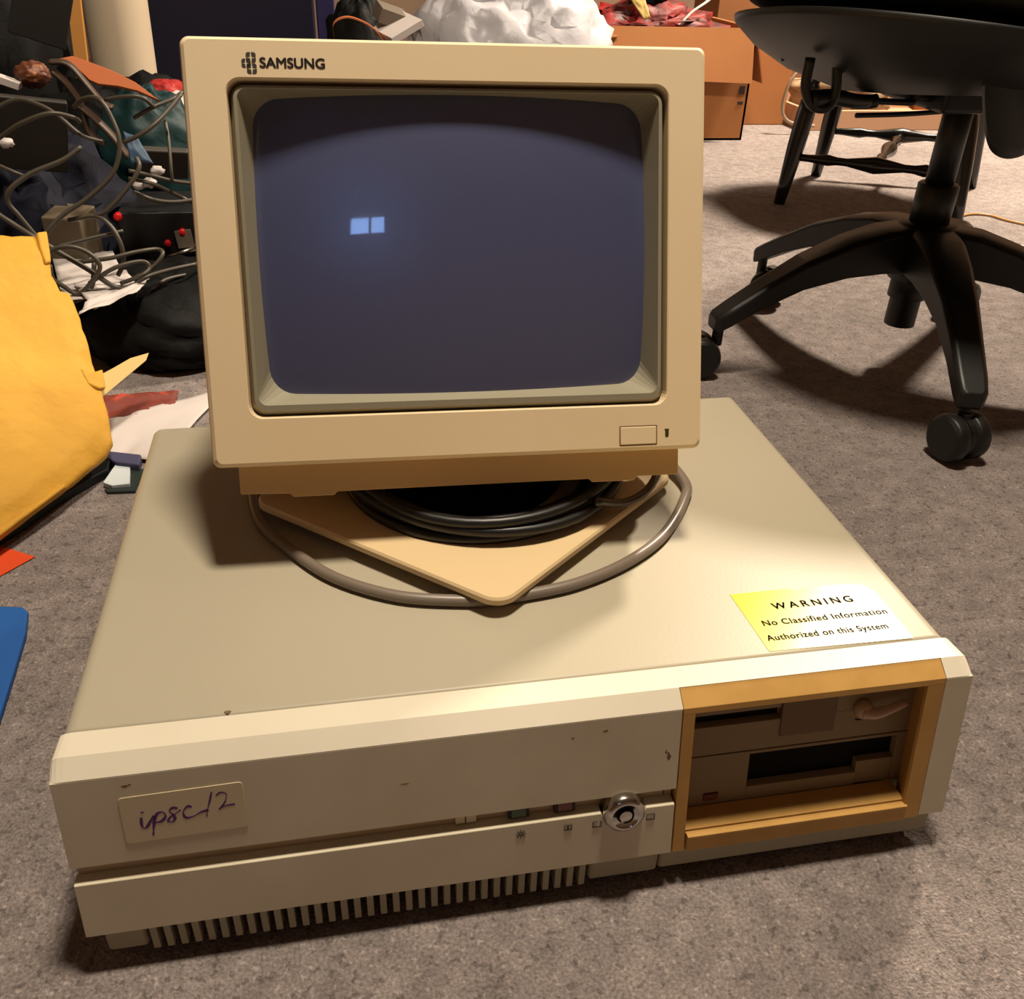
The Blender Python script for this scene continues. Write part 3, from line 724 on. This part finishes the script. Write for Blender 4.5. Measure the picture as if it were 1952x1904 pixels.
b = B(); tube(b, [aty(1292,47,2.40), aty(1302,40,2.41), aty(1320,22,2.42), aty(1345,5,2.43), aty(1360,-8,2.44)], [.004, .007], n=8, flat=.4)
tag(obj('white_ribbon', b, m_white, smooth=True), 'narrow white ribbon on the red fabric in the open box', 'ribbon')
b = B(); sheet(b, [aty(1200,-5,2.42), aty(1228,-8,2.42), aty(1240,34,2.40), aty(1228,38,2.40)], None, 8, .004, 3, 4)
tag(obj('cream_paper', b, m_yel2, smooth=True, solid=.002), 'cream strip of paper stuck in the red fabric in the open box', 'paper')
b = B(); blob(b, (1.115, 2.50, .385), (.06, .05, .045), 9, .3, 3)
tag(obj('navy_cloth', b, m_navy, smooth=True), 'dark navy bundle on the red fabric in the open box', 'cloth')
cb2 = thing('cardboard_box', 'closed plain cardboard box behind the right side of the open box', 'box', (1.60, 2.60, 0))
b = B(); box(b, -.155, .045, 0, .30, 0, .26); obj('box_body', b, m_card, cb2, bevel=.003)
b = B(); box(b, -.155, -.056, -.004, .30, .2605, .2645); box(b, -.054, .045, -.004, .30, .2605, .2645); obj('flap', b, m_card, cb2, bevel=.001)
cb3 = thing('cardboard_box', 'tan cardboard box half hidden behind the white plastic bag', 'box', (.86, 2.86, 0))
b = B(); box(b, -.05, .16, -.02, .28, 0, .42); obj('box_body', b, m_card, cb3, bevel=.003)
b = B(); box(b, -.22, -.055, -.10, .25, 0, .262); obj('box_extension', b, m_card, cb3, bevel=.003)
b = B(); sheet(b, [aty(1085,72,2.30), aty(1178,70,2.33), aty(1168,58,2.5), aty(1090,66,2.5)], None, 6, .002, 3, 8)
tag(obj('cardboard_flap', b, m_card, smooth=False, solid=.004), 'loose cardboard piece left of the open box', 'cardboard')
b = B(); obox(b, aty(1108, 47, 2.45), (.030, .03, .035), (.2, .1, .3))
tag(obj('red_carton', b, M('red_card', (200, 50, 26), .6), bevel=.003), 'small red carton right of the white plastic bag', 'box')
b = B(); obox(b, aty(1106, 29, 2.46), (.050, .03, .012), (.0, .1, .2))
tag(obj('cream_block', b, m_clear, bevel=.002), 'small cream block on the red carton', 'block')
b = B(); box(b, .80, .86, 2.42, 2.50, 0, .262); 
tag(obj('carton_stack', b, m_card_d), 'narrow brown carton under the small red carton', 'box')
# low stuff behind the chairs
lb = thing('cardboard_tray', 'low pale cardboard tray on the carpet behind the wooden chair', 'tray', (2.1, 2.6, 0))
b = B(); a0 = atz(1495, 250, 0); box(b, -.44, .36, -.10, -.085, 0, .060); box(b, -.44, .36, .30, .315, 0, .1); box(b, -.44, -.425, -.10, .315, 0, .065); box(b, .345, .36, -.10, .315, 0, .065); box(b, -.44, .36, -.1, .315, 0, .004)
obj('tray_body', b, M('pale_card', (176, 136, 106), .7), lb, bevel=.002)
b = B(); blob(b, (1.90, 2.72, .085), (.17, .12, .10), 12, .4, 3, floor=.005)
tag(obj('clear_plastic_bag', b, m_clear, smooth=True), 'crumpled tan plastic bag lying in the pale tray', 'bag')
b = B(); blob(b, (2.27, 2.70, .095), (.13, .11, .10), 15, .35, 3, floor=.005)
tag(obj('brown_paper_bag', b, m_card, smooth=True), 'brown paper bag lying in the pale tray beside the tan bag', 'bag')
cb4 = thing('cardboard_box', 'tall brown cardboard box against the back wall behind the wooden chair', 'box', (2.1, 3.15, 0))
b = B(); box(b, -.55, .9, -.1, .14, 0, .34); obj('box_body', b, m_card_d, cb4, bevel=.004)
b = B(); tube(b, [aty(px, py, 2.44) for px, py in ((1535,125),(1510,150),(1495,185),(1492,215),(1504,232),(1530,238),(1552,240))], .005, n=8)
tag(obj('cream_hose', b, M('cream_cord', (150, 130, 108), .5), smooth=True), 'cream cord bent in a loop left of the wooden chair leg', 'cord')
for pp, lab in (([(1822,415),(1850,408),(1885,410),(1920,420),(1975,432)], 'thin copper coloured cord on carpet nearest the wooden chair'), ([(1880,458),(1905,459),(1930,466),(1980,474)], 'thin copper coloured cord on carpet behind the office chair leg')):
    b = B(); tube(b, [atz(x, y, .003) for x, y in pp], .0026, n=8)
    tag(obj('thin_cord', b, m_copper, smooth=True), lab, 'cord')

# ------------------------------------------------------------------ back centre
b = B(); blob(b, (.62, 1.98, .20), (.255, .20, .26), 21, .30, 2.2, rings=40, seg=60, floor=0)
tag(obj('plastic_bag', b, m_bag, smooth=True), 'large crumpled white plastic bag behind the monitor', 'bag')
nb = thing('storage_box', 'tall dark navy box standing behind the monitor, left of the white bag', 'box', (.01, 2.2, 0))
b = B(); box(b, -.27, .155, 0, .3, 0, .44); obj('box_body', b, m_navy_box, nb, bevel=.006)
b = B(); box(b, .160, .205, .01, .29, 0, .44); obj('side_panel', b, M('indigo_panel', (40, 34, 84), .5), nb, bevel=.004, label='indigo side panel')
b = B(); blob(b, (.27, 2.12, .17), (.09, .12, .21), 23, .3, 3, floor=0)
tag(obj('dark_cloth_bundle', b, m_blackbag, smooth=True), 'dark cloth bundle between the navy box and the white bag', 'cloth')
b = B(); P_ = [aty(px, py, 1.72) for px, py in ((637,75),(636,46),(660,34),(690,42),(715,58),(732,80))]
rings = []
for p in smoothpts(P_, 5): rings.append([p+Vector((0,-.010,0)), p+Vector((0,.010,0)), p+Vector((0,.010,.003)), p+Vector((0,-.010,.003))])
tag(obj('orange_strap', loft(B(), rings), m_orange), 'orange strap sticking up behind the top edge of the monitor', 'strap')
b.free()
b = B(); obox(b, aty(758, 52, 1.74), (.075, .10, .014), (.1, -.45, .3))
tag(obj('white_booklet', b, m_white, bevel=.001), 'white booklet leaning on the left of the white plastic bag', 'booklet')
b = B(); obox(b, aty(745, 30, 1.78), (.06, .06, .03), (.2, .3, .2))
tag(obj('grey_carton', b, m_grey, bevel=.002), 'small grey carton behind the white booklet', 'box')
b = B(); box(b, .20, .36, 1.70, 1.86, 0, .30)
tag(obj('black_carton', b, m_blackbag, bevel=.006), 'black carton hidden behind the monitor under the white booklet', 'box')

# ------------------------------------------------------------------ left pile
b = B()
a0, a1 = Vector((-.258, 1.95, 0)), Vector((-.236, 1.95, .80))
lathe(b, [(.066, 0), (.066, .8), (.060, .8), (.060, .02), (0, .02)], a0, (a1-a0).normalized(), 40)
tag(obj('cardboard_tube', b, m_tube, smooth=False, bevel=.001), 'thick white tube standing behind the pile on the left', 'tube')
b = B(); p0, p1 = aty(160, 140, 1.66), aty(140, -30, 1.70)
d_ = (p1-p0).normalized(); p0 = p0 - d_*(p0.z/d_.z)
loft(b, [[p + Vector(q) for q in ((-.014,-.005,0),(.010,-.005,0),(.010,.006,0),(-.014,.006,0))] for p in (p0, p1+d_*.2)])
tag(obj('wooden_stick', b, m_stick, bevel=.001), 'thin yellow wooden stick standing left of the white tube', 'stick')
b = B(); blob(b, (-.50, 1.74, .22), (.20, .19, .36), 31, .25, 2.4, rings=36, seg=50, floor=0, sq=.8)
tag(obj('rubbish_bag', b, m_blackbag, smooth=True), 'big black bag standing at the far left of the pile', 'bag')
b = B(); obox(b, aty(78, 22, 1.42), (.085, .02, .09), (.1, .35, .25))
tag(obj('dark_grey_folder', b, M('dark_grey_card', (30, 28, 27), .6), bevel=.002), 'dark grey folder leaning on the big black bag', 'folder')
# heaps
def heap(nm, c, r, m, lab, cat, seed, amp=.4, freq=3, **k):
    o = obj(nm, blob(B(), c, r, seed, amp, freq, floor=0, rings=34, seg=48, **k), m, smooth=True); return tag(o, lab, cat)
heap('navy_jeans', (-.30, 1.20, .05), (.17, .17, .19), m_navy, 'dark navy trousers heaped under the tangle of cords', 'clothing', 41, .45, 3.2)
heap('black_jacket', (-.16, 1.47, .07), (.24, .11, .20), m_blackbag, 'black jacket in the middle of the pile behind the cords', 'clothing', 43, .4, 3)
heap('duffel_bag', (-.03, .955, .03), (.160, .125, .078), m_blackbag, 'black soft bag on the carpet left of the monitor, below the white papers', 'bag', 44, .25, 2.2)
heap('teal_bag', (-.115, 1.31, .17), (.088, .080, .118), m_teal, 'teal nylon bag on the pile beside the monitor', 'bag', 46, .26, 2.1)
for pp, lab, rr in (([(95,118),(130,122),(165,160),(195,195),(215,205)], 'brown leather strap curving over the pile, topmost', .011), ([(100,135),(128,160),(155,200),(170,250),(200,275)], 'brown leather strap hanging lower down the pile', .012), ([(150,200),(180,225),(215,260),(245,300)], 'short brown leather strap between the cords and the teal bag', .013)):
    b = B(); tube(b, [aty(x, y, 1.10) for x, y in pp], rr, n=10, flat=.35)
    tag(obj('leather_strap', b, m_brown, smooth=True), lab, 'strap')
oc_ = [(110,108),(140,106),(175,122),(215,138),(262,162),(298,190),(270,170),(232,163),(190,157),(170,145),(160,135),(135,120)]
b = B(); n_ = Vector((.15, -.8, .58)).normalized(); o0 = aty(200, 140, 1.14)
pl = [(108,112),(138,106),(172,118),(212,133),(258,156),(305,192),(262,173),(225,164),(188,160),(170,152),(160,142),(150,133),(132,120)]
prism(b, pl, lambda x, y: atplane(x, y, o0, n_), lambda x, y: atplane(x, y, o0, n_) - n_*.006)
tag(obj('orange_cloth', b, m_orange, bevel=.001), 'bright orange cloth flap lying over the teal bag', 'cloth')
b = B(); blob(b, aty(62, 142, 1.12), (.022, .022, .017), 48, .3, 3)
tag(obj('brown_pouch', b, M('brown_red_leather', (92, 48, 28), .5, var=(30, (150, 90, 40), .55, .65)), smooth=True), 'small reddish brown pouch on top of the pile at left', 'pouch')
b = B(); obox(b, aty(5, 152, 1.10), (.045, .02, .010), (0, .35, 0))
tag(obj('white_card', b, m_white, bevel=.001), 'white card at the left edge above the brown pouch', 'card')
for k, (px, py, y, s, lab) in enumerate(((318,178,1.42,(.040,.05,.020),'red cloth scrap just left of the monitor top, above the white cloth'), (338,232,1.36,(.045,.05,.022),'crumpled red cloth left of the monitor, below the white cloth'), (340,268,1.32,(.040,.05,.024),'orange red cloth left of the monitor, lowest of the red scraps'))):
    b = B(); blob(b, aty(px, py, y), s, 50+k, .4, 3)
    tag(obj('red_scrap', b, M('scrap_red', ((160, 30, 26), (170, 44, 34), (196, 70, 20))[k], .6), smooth=True), lab, 'cloth')
b = B(); blob(b, aty(325, 200, 1.38), (.050, .05, .022), 55, .35, 3)
tag(obj('white_cloth', b, m_white, smooth=True), 'white cloth between the red scraps left of the monitor', 'cloth')
for px, py, y, s, rt, lab in ((308,310,1.10,(.075,.012,.050),(.5,.1,.2),'grey plastic board lying right of the teal bag'), (45,255,1.06,(.11,.01,.11),(.4,.15,.3),'dark brown board at the left under the cords')):
    b = B(); obox(b, aty(px, py, y), s, rt)
    tag(obj('plastic_board', b, M('panel_'+str(px), (52, 48, 42) if px > 100 else (34, 29, 24), .6), bevel=.003), lab, 'board')
b = B(); sheet(b, [aty(235,250,1.05), aty(262,262,1.05), aty(292,312,1.03), aty(250,310,1.03)], None, 8, .006, 2, 3)
tag(obj('blue_cloth_tag', b, M('steel_blue_cloth', (52, 78, 104), .6), smooth=True, solid=.002), 'steel blue cloth strip under the teal bag', 'cloth')
for k, (px, py, y) in enumerate(((300,325,1.02), (265,352,1.01), (12,272,1.0), (285,348,1.0))):
    b = B(); blob(b, aty(px, py, y), (.009, .008, .006), 60+k, .6, 3, rings=10, seg=14)
    tag(obj('paper_scrap', b, m_white, smooth=True), ('crumpled white paper scrap nearest the monitor in the pile', 'white paper scrap under the crossing cords, left of the other scraps', 'white paper scrap at the left edge of the pile', 'white paper scrap between two others below the teal bag')[k], 'paper')
# black electronic box with red buttons
eb = thing('black_device', 'black electronic box with red buttons buried left of the monitor', 'device', (-.06, 1.09, 0))
def el(px, py, y): return aty(px, py, y) - Vector((-.06, 1.09, 0))
b = B(); box(b, -.085, .115, 0, .13, 0, .150); obj('device_body', b, M('device_black', (9, 9, 12), .5), eb, bevel=.003)
for px, py, s in ((225, 413, .0062), (348, 442, .0055), (320, 463, .0052)):
    p = el(px, py, 1.089); b = B(); lathe(b, [(s, .004), (s, -.004), (s*.7, -.006), (0, -.006)], p, (0, 1, 0), 18)
    obj('red_button', b, m_redled, eb, smooth=True, label='small red button')
b = B(); pa, pb_ = el(312, 492, 1.082), el(372, 474, 1.082)
tube(b, [pa, pb_], .004, n=8, k=1); obj('silver_edge', b, m_chrome, eb, smooth=True)
b = B(); p = el(352, 455, 1.086); obox(b, p, (.024, .004, .026), (0, -.1, 0)); obj('grey_panel', b, m_grey, eb)
b = B(); obox(b, aty(140, 450, 1.06), (.055, .06, .075), (.1, .05, -.2))
tag(obj('grey_connector_box', b, M('taupe_plastic', (96, 84, 66), .6), bevel=.003), 'grey brown plastic box left of the black device', 'box')
b = B(); blob(b, (-.19, 1.04, .025), (.10, .10, .068), 66, .2, 2, floor=0)
tag(obj('dark_sweater', b, m_blackbag, smooth=True), 'dark knit cloth under the white papers left of the black bag', 'clothing')
for k, (cs, lab) in enumerate(((((100,492),(215,478),(250,560),(120,575)), 'white sheet under the cord tangle, left one'), (((150,600),(165,575),(285,530),(262,556)), 'white sheet poking out over the black soft bag'), (((140,540),(240,515),(262,545),(180,590)), 'white sheet under the cord tangle, between two other sheets'))):
    z_ = (.100, .112, .106)[k]
    b = B(); sheet(b, [atz(x, y, z_) for x, y in cs], None, 12, .004, 3, 70+k)
    tag(obj('paper_sheet', b, m_white, smooth=True, solid=.001), lab, 'paper', 'papers under the cords')
# cords
CORDS = [
 ([(-20,212,1.0),(30,190,1.0),(75,200,.99),(110,220,.98),(145,250,.97),(165,262,.97),(195,270,.98)], .0034, 'cord arching over the left edge of the pile'),
 ([(-20,275,.95),(0,262,.95),(40,235,.94),(95,216,.94),(140,224,.95),(152,232,.96)], .0034, 'cord rising from the left edge in a low arc'),
 ([(140,205,1.0),(160,188,.98),(190,190,.96),(215,230,.95),(228,275,.94),(215,330,.93),(170,375,.92),(120,410,.91),(88,445,.90),(80,480,.90)], .0036, 'cord making the big loop in the middle of the pile'),
 ([(200,190,1.0),(240,184,.99),(270,186,.99),(295,205,1.0)], .0032, 'cord over the teal bag'),
 ([(235,272,.97),(270,255,.97),(300,232,.98),(325,205,1.0),(345,180,1.02)], .0036, 'cord running from the loop up to the monitor'),
 ([(255,225,1.0),(290,205,1.0),(330,188,1.02),(355,170,1.05)], .0034, 'cord running behind the monitor above the others'),
 ([(315,230,1.02),(322,270,1.0),(326,320,.98),(328,345,.98)], .0028, 'thin cord hanging straight down by the monitor'),
 ([(155,280,.93),(120,305,.92),(60,330,.91),(20,360,.90),(15,385,.90),(35,410,.90),(60,440,.90),(85,470,.90)], .0038, 'cord bending back at the left above the yellow envelope'),
 ([(-15,310,.93),(20,325,.92),(45,335,.92)], .0030, 'short cord at the left edge'),
 ([(260,300,.95),(265,320,.94),(245,355,.93),(205,400,.92),(180,412,.92)], .0036, 'cord hooking down beside the big loop'),
 ([(245,325,.97),(290,335,.98),(330,345,.99),(370,350,1.0)], .0032, 'cord passing behind the monitor at mid height'),
 ([(245,340,.98),(290,350,.98),(330,368,.99),(370,388,1.0)], .0032, 'cord sloping down behind the monitor'),
 ([(255,365,.96),(290,380,.97),(330,385,.98),(375,380,1.0)], .0034, 'cord sagging towards the monitor edge'),
 ([(130,420,.92),(180,412,.92),(210,430,.91),(230,465,.90),(235,500,.90),(225,525,.90)], .0038, 'cord dropping in an arc to the white papers'),
 ([(-15,400,.90),(30,430,.89),(70,455,.88),(120,485,.88),(170,515,.88),(215,545,.88),(245,550,.88)], .0042, 'thick cord crossing above the envelope down to the papers'),
 ([(90,510,.87),(95,480,.87),(130,470,.87),(165,480,.87),(190,505,.87),(180,530,.87),(150,560,.87),(120,545,.87),(100,530,.87),(95,505,.87)], .0036, 'cord ring lying on the white papers'),
 ([(110,470,.9),(170,455,.91),(235,440,.92)], .0030, 'straight cord in front of the grey brown box'),
 ([(150,500,.89),(210,492,.89),(260,480,.90),(300,475,.92),(310,485,.91),(290,510,.90),(255,530,.89)], .0034, 'cord folded in a loop below the black device'),
 ([(170,540,.88),(220,510,.88),(270,498,.89),(285,510,.89),(270,525,.88),(230,540,.88)], .0034, 'cord folded in a flat bend on the papers'),
 ([(240,555,.88),(275,530,.88),(320,515,.90),(375,503,.93)], .0034, 'cord running from the papers to the monitor'),
 ([(290,560,.9),(305,540,.9),(325,530,.92),(372,520,.95)], .0030, 'cord lying on the black soft bag'),
 ([(110,575,.88),(150,572,.88),(175,545,.88),(180,500,.89)], .0040, 'cord end standing between the papers'),
]
for pts, r, lab in CORDS:
    b = B(); tube(b, [aty(*p) for p in pts], r*.82, n=10)
    tag(obj('cord', b, m_cord, smooth=True), 'dark ' + lab, 'cord', 'cords tangled on the pile')
# yellow padded envelope
A_ = atz(0, 1030, .016); B_ = atz(212, 862, .030); C_ = aty(75, 458, .80)
pn = (B_-A_).cross(C_-A_).normalized()
if pn.dot(ray(100, 700)) > 0: pn = -pn
ev = thing('padded_envelope', 'yellow padded envelope leaning on the pile at the left edge', 'envelope')
ep = [(-140,1110),(-60,1068),(0,1030),(60,985),(140,925),(203,872),(213,852),(206,800),(192,755),(180,712),(160,650),(145,600),(130,565),(112,560),(96,530),(90,495),(78,460),(40,456),(0,455),(-80,452),(-160,450),(-200,700)]
b = B(); cen = atplane(20, 760, A_, pn)
eq = []
for i in range(len(ep)):
    a, c = Vector(ep[i]), Vector(ep[(i+1) % len(ep)]); k = max(1, int((c-a).length/14))
    eq += [a.lerp(c, j/k) for j in range(k)]
def er(s_, off, amp=1.0):
    out = []
    for p in eq:
        q = cen + (atplane(p.x, p.y, A_, pn)-cen)*s_
        n1 = noise.noise(q*14); n2 = .5-abs(noise.noise(q*30+Vector((3,1,7)))); n3 = .5-abs(noise.noise(q*62))
        edge = math.exp(-((1-s_)/.10)**2)
        out.append(q + pn*(off + amp*(.0035*n1 + .0022*n2*(1+2.5*edge) + .0016*n3*edge*2)))
    return out
loft(b, [er(.5, -.010, .3), er(.95, -.008, .3), er(1.0, -.003, .6), er(1.004, .001, .8), er(.99, .0045)] + [er(s_, .0045 + .0085*min(1, (1-s_)/.2)**.7) for s_ in (.97, .95, .93, .91, .88, .85, .82, .78, .74, .68, .60, .50, .40, .28, .15, .04)])
obj('envelope_body', b, m_yellow, ev, smooth=True)
b = B(); pf = lambda x, y, o_: atplane(x, y, A_, pn) + pn*o_
prism(b, [(188,742),(192,712),(215,700),(250,680),(285,670),(280,684),(255,705),(225,730),(195,755)], lambda x, y: pf(x, y, -.004), lambda x, y: pf(x, y, -.0025))
obj('torn_flap', b, m_yel2, ev, label='pale yellow pointed flap')
b = B(); prism(b, [(63,459),(84,456),(90,495),(92,515),(80,520),(70,490)], lambda x, y: pf(x, y, .004), lambda x, y: pf(x, y, .016))
obj('crumpled_corner', b, m_yellow, ev, bevel=.003)
b = B(); prism(b, [(143,712),(170,722),(190,715),(196,752),(183,755),(160,745)], lambda x, y: pf(x, y, .006), lambda x, y: pf(x, y, .014))
obj('crumpled_corner', b, m_yellow, ev, bevel=.003)
b = B(); prism(b, [(-30,1052),(0,1030),(60,985),(120,940),(118,930),(60,972),(0,1012),(-30,1036)], lambda x, y: pf(x, y, .004), lambda x, y: pf(x, y, .013))
obj('bottom_seam', b, m_yellow, ev, bevel=.003)
b = B(); fpz = [(-60,1085),(0,1040),(40,1016),(110,965),(208,908),(215,885),(205,860),(100,900),(-80,1000)]
prism(b, fpz, lambda x, y: atz(x, y, .0005) , lambda x, y: atz(x, y, .0005)+Vector((0,0,.010)))
tag(obj('dark_folder', b, m_darkteal, bevel=.001), 'dark blue green folder on the carpet under the yellow envelope', 'folder')
b = B(); prism(b, [(-40,1045),(0,1040),(67,1061),(0,1098),(-40,1115)], lambda x, y: atz(x, y, .0004), lambda x, y: atz(x, y, .0012))
tag(obj('orange_paper', b, m_orange_paper), 'orange red paper corner on the carpet at the left edge', 'paper')
b = B(); prism(b, [(-60,1163),(0,1165),(46,1166),(56,1174),(52,1215),(30,1290),(0,1386),(-30,1470),(-90,1470)], lambda x, y: atz(x, y, .0004), lambda x, y: atz(x, y, .0004)+Vector((0,0,.006)))
tag(obj('blue_mat', b, m_blue, bevel=.0015), 'bright blue mat on the carpet at the left edge', 'mat')
b = B(); sheet(b, [atz(205,868,.006), atz(300,880,.004), atz(440,735,.004), atz(205,800,.012)], None, 16, .003, 2, 80)
tag(obj('white_paper', b, m_white, smooth=True, solid=.001), 'large white sheet on the carpet behind the left of the computer', 'paper')
b = B(); sheet(b, [atz(190,800,.012), atz(330,790,.004), atz(340,745,.010), atz(190,755,.022)], None, 14, .004, 4, 82)
tag(obj('red_cloth', b, M('red_brown_cloth', (110, 40, 26), .7, var=(40, (170, 60, 40), .5, .6)), smooth=True, solid=.002), 'red brown patterned cloth between the black soft bag and white sheet', 'cloth')
b = B(); prism(b, [(200,872),(272,880),(268,900),(225,895),(203,886)], lambda x, y: atz(x, y, .002), lambda x, y: atz(x, y, .002)+Vector((0,0,.010)))
tag(obj('navy_strap', b, M('slate_cloth', (62, 62, 92), .7), bevel=.002), 'slate blue strap under the white sheet beside the computer', 'strap')
b = B(); prism(b, [(222,893),(250,898),(249,930),(215,934),(198,928)], lambda x, y: atz(x, y, .001), lambda x, y: atz(x, y, .001)+Vector((0,0,.006)))
tag(obj('folded_paper', b, M('pale_blue_paper', (196, 206, 210), .6), bevel=.001), 'folded pale blue paper on the carpet left of the computer', 'paper')
b = B(); prism(b, [(250,898),(275,898),(258,940),(205,942),(200,936),(249,932)], lambda x, y: atz(x, y, .0004), lambda x, y: atz(x, y, .0004)+Vector((0,0,.003)))
tag(obj('dark_green_card', b, M('dark_green_card', (26, 40, 36), .6)), 'dark green card under the folded pale blue paper', 'card')
